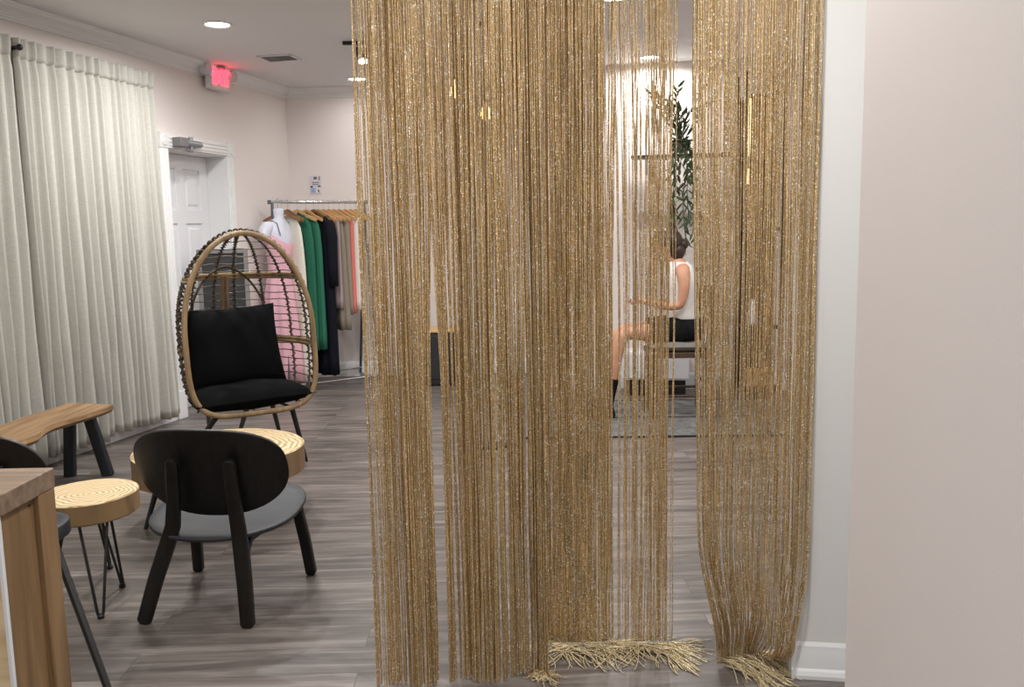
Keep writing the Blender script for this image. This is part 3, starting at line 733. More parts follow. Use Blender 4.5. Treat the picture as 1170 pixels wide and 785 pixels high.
for fx, fy in ((.125, -.225), (.078, .065), (-.065, .27), (-.15, -.05)):
    foot = V((fx, fy, .010)); top = V((fx * .55, fy * .5, .342)); tg = V((-fy, fx, 0)).normalized() if (fx, fy) != (.078, .065) else V((.6, -.5, 0)).normalized()
    if fy > .2: tg = V((-.30, .95, 0))
    a, b = top + tg * .05, top - tg * .05
    f1, f2 = foot + tg * .010, foot - tg * .010
    mb = MB(); mb.tube([a, f1 + V((0, 0, .012)), foot + tg * .006 - V((0, 0, .004)), foot - tg * .006 - V((0, 0, .004)), f2 + V((0, 0, .012)), b], .0058, 8); h = obj('hairpin_leg', mb, 'black_metal', st)
    mb = MB(); mb.lathe([(.009, 0), (.013, .003), (.013, .012), (.008, .018)], 14, (fx, fy, 0)); obj('foot_cap', mb, 'black_metal', h)
# bigger round table behind the lounge chair
dt = thing('drum_table', 'larger round log-slice coffee table with ringed top, half hidden behind the lounge chair', 'coffee table', (-1.482, 4.30, 0))
slab(.415, .235, .366, random.Random(9), 'drum_top', dt, .006)
for fx, fy in ((-.33, -.16), (.34, -.10), (.12, .30), (-.16, .30)):
    mb = MB(); mb.tube([(fx * .78, fy * .8, .24), (fx, fy, .0)], [.016, .010], 10); obj('leg', mb, 'black_metal', dt)

# ------------------------------------------------------------------ live-edge bench
e1, e2 = V((-2.70, 5.19, 0)), V((-2.365, 5.10, 0))
bn = thing('live_edge_bench', 'low live-edge wooden bench with dark slab legs in front of the linen curtain', 'bench', (-2.57, 4.5, 0))
off = V((-2.57, 4.5, 0))
rn = random.Random(4); L_, R_ = [], []
for i in range(25):
    k = i / 24; y = 1 - k
    l = V((-2.70, 5.19, 0)).lerp(V((-2.80, 3.75, 0)), k) + V((.012 * math.sin(7 * k + 1) + .010 * math.sin(19 * k), 0, 0))
    r = V((-2.365, 5.10, 0)).lerp(V((-2.46, 3.72, 0)), k) + V((-.055 * math.exp(-((k - .36) / .10) ** 2) + .02 * math.exp(-((k - .56) / .05) ** 2) + .008 * math.sin(23 * k), 0, 0))
    L_.append(l); R_.append(r)
mb = MB(); rs = []
for l, r in zip(L_, R_):
    d = V((1, 0, 0)); ring = [l + V((.018, 0, .395)), r + V((-.018, 0, .395)), r + V((0, 0, .415)), r + V((-.006, 0, .438)), l + V((.006, 0, .438)), l + V((0, 0, .415))]
    rs.append([p - off for p in ring])
mb.loft(rs); obj('seat_slab', mb, 'bench_top', bn, smooth=50)
for yc in (5.13, 3.95):
    for xa, xb, ya in ((-2.675, -2.64, 0), (-2.445, -2.535, 0)):
        dx = -.085 if yc < 4.5 else 0
        mb = MB().board([V((xa + dx, yc, 0)) - off, V((xb + dx, yc - .01, .396)) - off], (1, 0, 0), .062, .055); obj('leg', mb, 'bench_leg', bn, bevel=.002)
    mb = MB(); mb.box(V((-2.59 + (-.085 if yc < 4.5 else 0), yc, .391)) - off, (.24, .07, .008)); obj('mounting_plate', mb, 'bench_leg', bn)

# ------------------------------------------------------------------ wooden counter at the lower left
CX, CY, CZ = -1.055, 1.955, .90
co = thing('wooden_counter', 'rustic brown wooden counter with thick top at the lower left corner', 'counter', (CX - .5, CY - .1, 0))
o_ = V((CX - .5, CY - .1, 0))
mb = MB(); mb.box(V((CX - .555, CY - .105, CZ - .023)) - o_, (1.11, .21, .046)); obj('top', mb, 'counter_top', co, bevel=.003)
mb = MB(); mb.box(V((CX - .036, CY - .0345, (CZ - .046) / 2)) - o_, (.068, .068, CZ - .046)); obj('post', mb, 'counter', co, bevel=.003)
mb = MB(); mb.box(V((CX - .046, CY - .137, (CZ - .046) / 2)) - o_, (.060, .136, CZ - .046)); obj('side_panel', mb, 'counter', co, bevel=.002)
mb = MB(); mb.box(V((CX - .556, CY - .2085, (CZ - .046) / 2)) - o_, (1.08, .006, CZ - .05)); obj('front_panel', mb, 'counter_pale_lit', co)['label'] = 'pale pine front face with lamplight put into its colour'
mb = MB(); mb.box(V((CX - .013, CY - .2085, (CZ - .046) / 2)) - o_, (.008, .010, CZ - .05)); obj('edge_strip', mb, 'white', co, bevel=.001)['label'] = 'thin white edge strip'
mb = MB(); mb.box(V((CX - 1.08, CY - .08, (CZ - .046) / 2)) - o_, (.06, .15, CZ - .046)); obj('post', mb, 'counter', co, bevel=.003)
mb = MB(); c = V((CX - .014, CY - .088, CZ - .062)) - o_; mb.tube([c, c + V((.0022, 0, 0))], .003, 10); obj('screw', mb, 'black_metal', co)

# ------------------------------------------------------------------ black counter stool behind it
cs = thing('counter_stool', 'black stool with rounded back and splayed leg, cut off by the counter and left edge', 'stool', (-1.62, 2.62, 0), 0)
mb = shell(MB(), oval(.235, .142, .16, 48, 2.4, 2.4), lambda x, z: V((x + .03, -.17 + .6 * x * x - .22 * z, .738 + z))); obj('backrest', mb, 'black_wood', cs, solid=.014, bevel=.003, smooth=60)
mb = shell(MB(), oval(.235, .17, .19, 48, 2.3, 2.3), lambda x, y: V((x - .005, y - .02, .518 + .10 * abs(x) ** 1.7))); obj('seat', mb, 'black_seat', cs, solid=.045, bevel=.006, smooth=60)
for sx in (-1, 1):
    mb = MB(); mb.board([(sx * .12 + .03, -.10, .51), (sx * .12 + .03, -.165, .56), (sx * .12 + .03, -.195, .78)], (1, 0, 0), .03, .012); obj('back_support', mb, 'black_metal', cs)
for fx, fy, tx, ty in ((.42, -.164, .163, .023), (-.36, -.06, -.2, .03), (.0, .30, .05, .14), (-.30, .33, -.15, .16)):
    mb = MB(); mb.tube([(tx, ty, .512), (fx, fy, 0)], [.013, .011], 10); obj('leg', mb, 'black_metal', cs)

# ------------------------------------------------------------------ rattan egg chair
EB = math.radians(33)
eg = thing('egg_chair', 'rattan egg chair with open wicker basket and black cushions by the door', 'chair', (-1.515, 5.13, 0), EB)
ZB, ZCN, ZTP, HW = .362, .84, 1.43, .382
def rim_w(z):
    if z >= ZCN: return HW * max(0, 1 - ((z - ZCN) / (ZTP - ZCN)) ** 2.15) ** .5
    return HW * max(0, 1 - ((ZCN - z) / (ZCN - ZB)) ** 4.6) ** (1 / 4.6)
def rim_y(z): return .02 + .10 * (z - ZB)
def dep(z):
    if z >= ZCN: return .56 * max(0, 1 - ((z - ZCN) / (ZTP + .015 - ZCN)) ** 2.3) ** .5
    return .56 - .16 * ((ZCN - z) / (ZCN - ZB)) ** 2
def surf(phi, z):
    w = max(rim_w(z), .0); c, s_ = math.cos(phi), math.sin(phi)
    bul = 1 + .10 * math.sin(phi) * abs(math.cos(phi)) * 2
    return V((w * c * bul, rim_y(z) + dep(z) * s_, z))
rim = []
for k in range(100):
    an = 2 * PI * k / 100; s_, c = math.sin(an), math.cos(an)
    if s_ >= 0: z = ZCN + (ZTP - ZCN) * s_; x = HW * abs(c) ** (1.0) * (1 if c > 0 else -1)
    else:
        e = 4.6; r = (abs(c) ** e + abs(s_) ** e) ** (-1 / e); z = ZCN + (ZCN - ZB) * r * s_; x = HW * r * c
    rim.append(V((x, rim_y(z), z)))
mb = MB(); mb.tube(rim, .0165, 10, loop=True); obj('rim', mb, 'rattan', eg)['label'] = 'thick tan rattan rim'
mb = MB()
zs = [ZB + .03 + .047 * k for k in range(23)]
rw = random.Random(3)
for z in zs:
    if z > ZTP - .02: continue
    mb.tube([surf(PI * k / 26, z + .004 * math.sin(k + z * 40)) for k in range(27)], .0034, 5, cap=False)
for k in range(1, 12):     # floor of the basket
    ph = PI * k / 12; mb.tube([surf(ph, ZB + .03), V((surf(ph, ZB).x * .55, rim_y(ZB) + .2, ZB + .005)), V((surf(ph, ZB).x * .2, rim_y(ZB) + .04, ZB + .002))], .004, 5)
obj('wicker_weave', mb, 'wire', eg)
for deg in (14, 34, 56, 80, 100, 124, 146, 166):
    ph = math.radians(deg); pts = []
    for k in range(41):
        z = ZB + .02 + (ZTP - .012 - ZB - .02) * math.sin(PI / 2 * k / 40); pts.append(surf(ph, z))
    mb = MB(); mb.tube(pts, .0058, 6, cap=False)
    # wicker wound round the rib
    wp = []
    for k in range(40 * 7):
        i = k / 7; a, b = pts[int(i)], pts[min(40, int(i) + 1)]; p = a.lerp(b, i - int(i)); q = (p - V((0, p.y * .4, p.z))).normalized()
        an = k * .9; wp.append(p + V((math.cos(ph), math.sin(ph), 0)) * .011 * math.cos(an) + V((-math.sin(ph), math.cos(ph), .3)) * .012 * math.sin(an))
    mb.tube(wp, .0036, 4, cap=False)
    obj('rib', mb, 'wicker', eg)
for z, r in ((1.16, .011), (.745, .011)):
    mb = MB()
    for dz in (-.010, .010): mb.tube([surf(PI * k / 30, z + dz) for k in range(31)], r, 8)
    obj('rattan_band', mb, 'rattan', eg)
mb = MB()
for dx in (-.016, .016): mb.tube([surf(PI / 2 + dx / .4, z) - V((0, .012, 0)) for z in (.60, .75, .90, 1.05, 1.16)], .013, 8)
obj('back_post', mb, 'rattan', eg)
mb = MB(); mb.tube([surf(PI / 2 + a, .86 + .36 * math.sqrt(max(0, 1 - (a / .62) ** 2))) - V((0, .006, 0)) for a in [(-.62 + 1.24 * k / 24) for k in range(25)]], .008, 8); obj('back_arch', mb, 'wicker', eg)
mb = MB(); mb.tube([surf(PI / 2 + a, .80 + .12 * math.sqrt(max(0, 1 - (a / .4) ** 2))) - V((0, .006, 0)) for a in [(-.4 + .8 * k / 20) for k in range(21)]], .008, 8); obj('back_arch', mb, 'rattan', eg)
# wicker braid on the outside of the rim
mb = MB()
wp = []
for k in range(100 * 6):
    i = k / 6; a, b = rim[int(i) % 100], rim[(int(i) + 1) % 100]; p = a.lerp(b, i - int(i)); rad = V((p.x, 0, p.z - ZCN)).normalized()
    if p.z < ZB + .05: continue
    wp.append(p + rad * (.013 + .013 * math.cos(k * .8)) + V((0, .045 + .034 * math.sin(k * .8), 0)))
mb.tube(wp, .0065, 5); obj('braid', mb, 'wicker', eg)
def pillow(mb, w, h, t, fn, nu=22, nv=22, corner=.92):
    for side in (1, -1):
        def f(u, v, side=side):
            a, b = 2 * u - 1, 2 * v - 1
            pin = 1 - .05 * (1 - a * a) * abs(b) ** 4 * 1.0 ; pin2 = 1 - .05 * (1 - b * b) * abs(a) ** 4
            th = t * ((1 - abs(a) ** 3.0) * (1 - abs(b) ** 3.0)) ** .55
            return fn(a * w / 2 * pin2, b * h / 2 * pin, side * th / 2 + .006 * math.sin(a * 7 + b * 3) * (1 - a * a) * (1 - b * b))
        mb.grid(f, nu, nv)
    return mb
def seat_fn(x, y, t):
    k = 1 - .22 * sm(-.05, .28, y) - 0; return V((x * k, y + .285 + rim_y(ZB) - .03, .440 + t + .015 * x))
mb = pillow(MB(), .73, .54, .155, seat_fn); obj('seat_cushion', mb, 'cushion', eg, smooth=180)
tl = math.radians(16)
def pil_fn(x, y, t):
    ca, sa = math.cos(.03), math.sin(.03); x, y = x * ca - y * sa, x * sa + y * ca
    return V((x - .018, .30 + rim_y(.6) + (y + .235) * math.sin(tl) - t * math.cos(tl), .485 + (y + .25) * math.cos(tl) + t * math.sin(tl)))
mb = pillow(MB(), .60, .51, .17, pil_fn); obj('back_pillow', mb, 'cushion', eg, smooth=180)
inve = (Matrix.Translation((-1.515, 5.13, 0)) @ Matrix.Rotation(EB, 4, 'Z')).inverted()
for top, ft in (((.22, .06), (350, 527)), ((-.24, .06), (213, 525)), ((.20, .40), (322, 505)), ((-.20, .40), (240, 500)), ((0, .25), (271, 503))):
    f = inve @ atz(ft[0], ft[1], 0)
    mb = MB(); mb.tube([(top[0], top[1], ZB - .005), tuple(f)], [.017, .012], 10); obj('leg', mb, 'black_metal', eg)
mb = MB(); mb.tube([(-.24, .06, ZB - .002), (.22, .06, ZB - .002), (.20, .40, ZB - .002), (-.20, .40, ZB - .002)], .010, 8, loop=True); obj('base_frame', mb, 'black_metal', eg)

# ------------------------------------------------------------------ black board in a grey frame leaning near the wall
bd = thing('framed_board', 'tall black board in a grey frame leaning on the wall behind the egg chair', 'board', W(1.02, .22, 0), math.atan2(-WD.y, -WD.x))
bd.location = aty(261, 420, 7.1); bd.location.z = 0
bd.rotation_euler = (math.radians(-4), 0, math.radians(14))
BW, BH = .40, 1.31
mb = MB()
for x in (-BW / 2 + .018, BW / 2 - .018): mb.box((x, 0, BH / 2), (.036, .028, BH))
for z in (.018, BH - .018): mb.box((0, 0, z), (BW - .07, .028, .036))
obj('frame', mb, 'grey_frame', bd, bevel=.002)
mb = MB(); mb.box((0, .004, BH / 2), (BW - .06, .012, BH - .06)); obj('panel', mb, 'slate', bd)
mb = MB(); mb.tube([(-.13, .02, BH - .1), (-.15, .25, 0.02)], .010, 8); mb.tube([(.13, .02, BH - .1), (.15, .25, 0.02)], .010, 8); mb.tube([(-.15, .25, .02), (.15, .25, .02)], .010, 8); obj('easel_back', mb, 'grey_frame', bd)

# ------------------------------------------------------------------ clothes rack
RA, RB = aty(312, 231, 7.95), None
RZ = RA.z
RB = aty(412, 234, 8.42); RB.z = RZ
RD = (RB - RA); RL = RD.length; RD.normalize(); RNV = V((RD.y, -RD.x, 0)); RNV.z = 0; RNV.normalize()      # RNV points to the camera side
rk = thing('clothes_rack', 'chrome clothes rail with grey slanting legs in the far corner', 'clothes rack', (RA.x, RA.y, 0), math.atan2(RD.y, RD.x))
mb = MB(); mb.tube([(-.03, 0, RZ), (RL + .06, 0, RZ)], .0125, 12); obj('rail', mb, 'chrome', rk)
mb = MB()
for x in (-.035, RL + .055): mb = MB(); mb.box((x, 0, RZ), (.026, .036, .036)); obj('end_cap', mb, 'gun', rk, bevel=.004)
for x in (-.01, RL + .03):
    for sy in (-1, 1):
        mb = MB(); mb.tube([(x, 0, RZ - .01), (x, sy * .03, RZ - .3), (x, sy * .23, .035)], .013, 10); obj('leg', mb, 'gun', rk)
    mb = MB(); mb.tube([(x, -.27, .03), (x, .27, .03)], .014, 10); obj('foot_bar', mb, 'chrome', rk)
mb = MB(); mb.tube([(-.01, .20, .09), (RL + .03, .20, .09)], .011, 10); mb.tube([(-.01, -.20, .06), (RL + .03, -.20, .06)], .011, 10); obj('stretcher', mb, 'chrome', rk)

RROT = math.atan2(RNV.y, RNV.x)     # local x of a hanger points to the camera side
def rail_pt(px):
    best = min((abs((lambda q: 585 + F_PX * (q - CP).dot(RT) / (q - CP).dot(FW))(RA + RD * (RL * k / 400)) - px), k) for k in range(-10, 420))
    return RA + RD * (RL * best[1] / 400)
def hanger_mesh(mb, w=.43, drop=.10, t=.012):
    pts = [(-w / 2, -.105 - .05), (-w / 4, -.115), (-.03, -.072), (0, -.064), (.03, -.072), (w / 4, -.115), (w / 2, -.105 - .05)]
    top = [V((x, 0, z)) for x, z in pts]
    return mb.board(top, (0, 0, 1), [.028, .034, .030, .028, .030, .034, .028], t)
def hook(mb):
    p = [V((0, 0, -.035))] + [V((0, 0, 0)) + V((.0, 0, -.012))] + [V((.020 * math.sin(a) - .0, 0, .018 - .020 * 1 + .018 * (1 - math.cos(a)) - .012 + .012)) for a in [.4 + .35 * k for k in range(9)]]
    return mb.tube(p, .0022, 6)
def make_hanger(px, mat, label, yaw=0.0):
    p = rail_pt(px); t = thing('clothes_hanger', label, 'hanger', (p.x, p.y, RZ - .012), RROT + .42 + yaw, 'wooden hangers on the rail')
    obj('arms', hanger_mesh(MB()), mat, t, bevel=.001)
    mb = MB(); mb.tube([V((0, 0, -.065)), V((0, 0, -.005))] + [V((.017 * math.sin(a), 0, .009 - .017 * math.cos(a) + .006)) for a in [.3 + .5 * k for k in range(9)]], .0022, 6); obj('hook', mb, 'chrome', t)
    return t
def garment(name, label, cat, px, mat, zhem, w_sh, w_hem, thick, seed, ztop=None, straps=False, sleeve=None, group='clothes on the rail', yaw=0.0, neck=.07, shift=0.0):
    p = rail_pt(px); rnd = random.Random(seed)
    t = thing(name, label, cat, (p.x, p.y, RZ - .040), RROT + .22 + yaw, group)
    H = RZ - .040 - zhem; n = 40; rs = []; ph = [rnd.uniform(0, 6.28) for _ in range(4)]
    rows = [0, .02, .05, .09, .14, .22, .32, .45, .6, .75, .9, 1.0]
    for v in rows:
        z = -.050 - (H - .05) * v
        k = min(1, v / .10)
        w = (neck + (w_sh - neck) * (k ** .8)) if v < .10 else w_sh + (w_hem - w_sh) * ((v - .10) / .9)
        th = .015 + (thick - .015) * sm(0, .12, v) * (1 + .5 * v)
        ring = []
        for j in range(n):
            a = 2 * PI * j / n; c, s_ = math.cos(a), math.sin(a)
            fold = 1 + .55 * sm(.1, .9, v) * (math.sin(7 * a + ph[0] + v) * .30 + math.sin(11 * a + ph[1] - v) * .22)
            ring.append(V((shift * sm(.05, .3, v) + w / 2 * math.copysign(abs(c) ** .8, c) * (1 + .05 * math.sin(5 * a + ph[2]) * v), th / 2 * math.copysign(abs(s_) ** .7, s_) * fold, z + .006 * math.sin(6 * a + ph[3]) * v)))
        rs.append(ring)
    obj('body', MB().loft(rs), mat, t, smooth=180)
    if sleeve:
        for sx in (1, -1):
            x0 = sx * (w_sh / 2 - .02) ; rr = []
            mb = MB(); mb.tube([(x0 * .8, 0, -.11), (x0 + sx * .025, 0, -.17), (x0 + sx * .045, .005, -.28), (x0 + sx * .05, .0, -.11 - sleeve * .7), (x0 + sx * .045, .004, -.11 - sleeve)], [.035, .05, .05, .045, .042], 14); obj('sleeve', mb, mat, t, smooth=180)
    return t
garment('cream_dress', 'long pale cream dress hanging between the pink dress and the green ones', 'dress', 331, 'cream', .06, .30, .36, .055, 2, shift=.03)
garment('green_dress', 'emerald green knit dress, the left of the two green ones on the rail', 'dress', 342, 'green', .36, .33, .34, .075, 3, shift=.03)
garment('green_dress', 'emerald green knit dress right beside the black dress', 'dress', 351, 'green2', .36, .32, .33, .07, 4, shift=.03)
garment('black_dress', 'long black dress with wide long sleeves, longest dark garment on the rail', 'dress', 362, 'navy', .11, .36, .36, .08, 5, sleeve=.62, shift=.02)
garment('salmon_blouse', 'salmon pink top peeking out between the black dress and the taupe clothes', 'top', 370, 'salmon', .95, .30, .30, .05, 6)
garment('mauve_blouse', 'greyish mauve satin top hanging just right of the black sleeve', 'top', 374, 'mauve', .72, .34, .36, .05, 7)
garment('taupe_trousers', 'taupe pleated trousers, the longer of two taupe garments on the rail', 'trousers', 380, 'taupe', .52, .26, .34, .075, 8, shift=.02)
garment('taupe_shirt', 'taupe shirt next to the coral top', 'shirt', 386, 'taupe2', .66, .30, .32, .07, 9)
garment('coral_top', 'thin strip of coral cloth between the taupe and the white clothes', 'top', 391, 'coral', .67, .30, .32, .05, 10)
garment('white_blouse', 'white blouse at the right end of the rail beside the gold strings', 'blouse', 397, 'offwhite', .70, .32, .34, .075, 12)
hl = [(321, 'hanger_dark', 'dark wooden hanger first from the white dress form'), (328, 'hanger_dark', 'wooden hanger carrying the cream dress'), (339, 'hanger', 'wooden hanger carrying the left green dress'),
      (349, 'hanger', 'wooden hanger carrying the right green dress'), (358, 'hanger_dark', 'wooden hanger just left of the black dress'), (363, 'hanger', 'wooden hanger carrying the black dress'),
      (369, 'hanger', 'wooden hanger just right of the black dress'), (375, 'hanger', 'wooden hanger carrying the salmon top'), (381, 'hanger', 'wooden hanger carrying the mauve top'), (387, 'hanger', 'wooden hanger carrying the taupe trousers'),
      (394, 'hanger', 'wooden hanger carrying the taupe shirt'), (400, 'hanger', 'wooden hanger carrying the coral top'), (406, 'hanger', 'wooden hanger carrying the white blouse')]
for i, (px, mt_, lb) in enumerate(hl): make_hanger(px, mt_, lb, random.Random(i).uniform(-.12, .12))
# white dress form with the pink dress
tp = rail_pt(317)
TR = (V((tp.x, tp.y, 0)) + RNV * .10)
tm = thing('dress_form', 'white hanging half-body dress form at the left end of the clothes rail', 'dress form', (tp.x, tp.y, RZ), RROT - math.radians(62))
# local: x across shoulders, y back; built hanging under the rail
def ell(cx, cy, rx, ry, z, n=28): return [V((cx + rx * math.cos(2 * PI * k / n), cy + ry * math.sin(2 * PI * k / n), z)) for k in range(n)]
mb = MB(); mb.loft([ell(0, 0, .040, .042, -.055), ell(0, 0, .052, .054, -.065), ell(0, 0, .053, .054, -.10), ell(0, 0, .050, .052, -.135), ell(0, 0, .075, .058, -.165), ell(0, 0, .135, .075, -.20), ell(0, 0, .158, .088, -.24), ell(0, 0, .150, .098, -.30), ell(0, -.01, .145, .112, -.38), ell(0, -.005, .125, .095, -.48), ell(0, 0, .115, .085, -.58), ell(0, 0, .14, .10, -.70), ell(0, 0, .15, .105, -.80)]); obj('torso', mb, 'torso', tm, smooth=60)
for sx in (-1, 1):
    mb = MB(); mb.tube([(sx * .10, 0, -.215), (sx * .15, 0, -.225), (sx * .185, 0, -.26), (sx * .20, 0, -.31), (sx * .203, 0, -.335)], [.045, .058, .056, .05, .046], 18); obj('shoulder', mb, 'torso', tm, smooth=50)
mb = MB(); mb.tube([V((0, 0, -.06)), V((0, 0, -.01))] + [V((.016 * math.sin(a), 0, .004 - .016 * math.cos(a) + .01)) for a in [.3 + .5 * k for k in range(9)]], .003, 6); obj('hook', mb, 'chrome', tm)
pk = thing('pink_dress', 'long pink dress with dark thin straps worn by the white dress form', 'dress', (tp.x, tp.y, RZ), RROT - math.radians(62), 'clothes on the rail')
rs = []; ph = 0
for z, rx, ry, fo in ((-.30, .154, .104, 0), (-.38, .151, .120, 0), (-.48, .131, .101, .0), (-.58, .122, .093, .01), (-.70, .150, .108, .03), (-.82, .165, .125, .06), (-1.0, .185, .145, .10), (-1.25, .205, .165, .13), (-1.45, .22, .175, .15), (-1.62, .23, .18, .15)):
    rs.append([V((rx * math.cos(a) * (1 + fo * math.sin(9 * a)), ry * math.sin(a) * (1 + fo * math.sin(9 * a)), z + (.05 * math.cos(a * 2) - .02 if z > -.31 else 0))) for a in [2 * PI * k / 54 for k in range(54)]])
obj('dress_body', MB().loft(rs, cap=False), 'pink', pk, smooth=180, solid=.003)
for sx in (-1, 1):
    mb = MB(); mb.tube([(sx * .085, -.105, -.30), (sx * .088, -.094, -.25), (sx * .085, -.064, -.188), (sx * .083, 0, -.166), (sx * .085, .06, -.19), (sx * .09, .10, -.30)], .004, 6); obj('strap', mb, 'strap', pk)

# small poster on the back wall
P = aty(360.5, 211, YB - .004)
po = thing('wall_poster', 'small printed notice on the back wall above the clothes rail', 'poster', P)
mb = MB(); mb.box((0, 0, 0), (.108, .004, .172)); obj('sheet', mb, 'card', po)
for nm, mt_, x, z, sx, sz in (('print_block', 'card_blue', -.024, -.056, .042, .044), ('print_block', 'offwhite', .028, -.056, .046, .048), ('print_block', 'card_dark', .036, -.016, .024, .014), ('print_block', 'card_dark', -.038, -.020, .022, .016),
                             ('print_block', 'card_brown', .0, .062, .03, .024), ('print_block', 'card_dark', .040, .060, .008, .034), ('print_block', 'card_dark', .028, -.060, .014, .026), ('print_line', 'card_brown', 0, .02, .07, .007), ('print_line', 'card_brown', 0, .002, .06, .007), ('print_block', 'offwhite', 0, .038, .028, .018)):
    mb = MB(); mb.box((x, -.0028, z), (sx, .002, sz)); obj(nm, mb, mt_, po)

# ------------------------------------------------------------------ behind the right half of the strings
FR = 7.45
def fy(px, py, Y): return aty(px, py, Y)
# wall shelf
P = fy(788, 178, 7.42); rot = math.atan2(dirR.y, dirR.x)
sh = thing('wall_shelf', 'thin dark wall shelf behind the right strings with a trailing plant', 'shelf', P, rot)
mb = MB(); mb.box((0, .02, 0), (.96, .22, .024)); obj('board', mb, 'shelf_dark', sh, bevel=.003)
for x in (-.36, .36):
    mb = MB(); mb.box((x, .12, -.07), (.02, .02, .14)); mb.tube([(x, .12, -.13), (x, -.06, -.015)], .007, 8); obj('shelf_bracket', mb, 'black_metal', sh)
P = fy(765, 240, 7.47)
s2 = thing('wall_shelf', 'slim white wall shelf below the dark shelf', 'shelf', P, rot)
mb = MB(); mb.box((0, .02, 0), (.62, .16, .018)); obj('board', mb, 'white', s2, bevel=.002)
for x in (-.22, .22):
    mb = MB(); mb.box((x, .085, -.04), (.016, .02, .08)); obj('shelf_bracket', mb, 'white', s2)
# plant on the dark shelf, trailing down
P = fy(779, 187, 7.30)
plt = thing('trailing_plant', 'green plant with narrow leaves climbing above and trailing below the dark shelf', 'plant', P, 0)
zp = fy(779, 176, 7.34).z + .012 - P.z
mb = MB(); mb.lathe([(.045, zp), (.065, zp + .02), (.07, zp + .10), (.066, zp + .105), (.06, zp + .095), (.02, zp + .09)], 24, (0, .06, 0)); obj('pot', mb, 'pot', plt)
rnd = random.Random(8); stems = MB(); leaves = MB()
def leaf(mb, p, d, L, w):
    d = d.normalized(); s_ = d.cross(V((rnd.uniform(-1, 1), rnd.uniform(-1, 1), rnd.uniform(-.3, 1)))).normalized(); nn = d.cross(s_)
    vs = []; 
    for k, ww in ((0, .05), (.25, .8), (.55, 1), (.8, .6), (1, .03)):
        c = p + d * L * k - nn * .12 * L * k * k
        vs += [c - s_ * w * ww / 2, c + nn * w * .08, c + s_ * w * ww / 2]
    fs = []
    for i in range(4):
        for j in range(2): a = i * 3 + j; fs.append((a, a + 1, a + 4, a + 3))
    mb.add(vs, fs)
for i in range(16):
    upw = i < 9
    p = V((rnd.uniform(-.03, .03), .06 + rnd.uniform(-.03, .03), zp + .10)); pts = [p.copy()]
    ang_ = rnd.uniform(0, 2 * PI)
    if upw:
        d = V((math.cos(ang_) * .5 - .15, -.35 * abs(math.sin(ang_)), 1)); n_ = 10; stp = rnd.uniform(.025, .05)
    else:
        d = V((rnd.uniform(-.5, .5), -.9, .35)); n_ = 18; stp = rnd.uniform(.04, .055)
    for k in range(n_):
        if upw: d += V((rnd.uniform(-.15, .15), rnd.uniform(-.12, .08), -.06))
        else: d += V((rnd.uniform(-.14, .14), .05 if k > 2 else -.1, -.35 if d.z > -1 else 0)); 
        d.normalize(); 
        if not upw and k > 3: d.y *= .3
        p = p + d * stp; pts.append(p.copy())
        for q in range(2):
            dl = (d + V((rnd.uniform(-1, 1), rnd.uniform(-.8, .4), rnd.uniform(-.5, .6)))).normalized(); leaf(leaves, p, dl, rnd.uniform(.06, .11), rnd.uniform(.018, .028))
    stems.tube(pts, .0035, 5)
obj('stems', stems, 'stem', plt); obj('foliage', leaves, 'leaf', plt, smooth=180, fix=False)
# black framed lit display unit
x0, x1 = fy(845, 300, 7.2).x, fy(886, 300, 7.2).x
du = thing('display_unit', 'black framed display unit with warm light strip behind the right strings', 'display shelf', ((x0 + x1) / 2, 7.18, 0), 0)
hw = (x1 - x0) / 2; ztop = fy(865, 85, 7.2).z
mb = MB()
for sx in (-1, 1): 
    for yy in (-.12, .12): mb.box((sx * hw, yy, ztop / 2), (.022, .022, ztop))
obj('frame', mb, 'black_metal', du, bevel=.002)
zsh = [fy(865, q, 7.2).z for q in (112, 182, 262, 372, 442)] + [.1]
for z in zsh:
    mb = MB(); mb.box((0, 0, z), (hw * 2 - .02, .25, .028)); obj('shelf', mb, 'shelf_dark', du, bevel=.002)
mb = MB(); mb.box((0, .115, (zsh[0] + .1) / 2), (hw * 2 - .02, .006, zsh[0] - .1)); obj('dimmed_back_panel', mb, 'walnut', du)  # dimness of the far room put into its dark walnut colour
mb = MB(); mb.box((-hw + .03, -.10, (zsh[0] + zsh[1]) / 2), (.018, .016, zsh[0] - zsh[1] - .04)); mb.box((-hw + .03, -.10, zsh[1] - .14), (.018, .016, .12)); obj('light_strip', mb, 'led_warm', du)['label'] = 'glowing warm light strip'
l = bpy.data.lights.new('strip_glow', 'AREA'); l.shape = 'RECTANGLE'; l.size = .03; l.size_y = .4; l.energy = 2.5; l.color = (1, .75, .4)
lo = bpy.data.objects.new('strip_glow', l); COL.objects.link(lo); lo.parent = du; lo.location = (-hw + .055, -.10, (zsh[0] + zsh[1]) / 2); lo.rotation_euler = (PI / 2, 0, PI / 2 * -1)
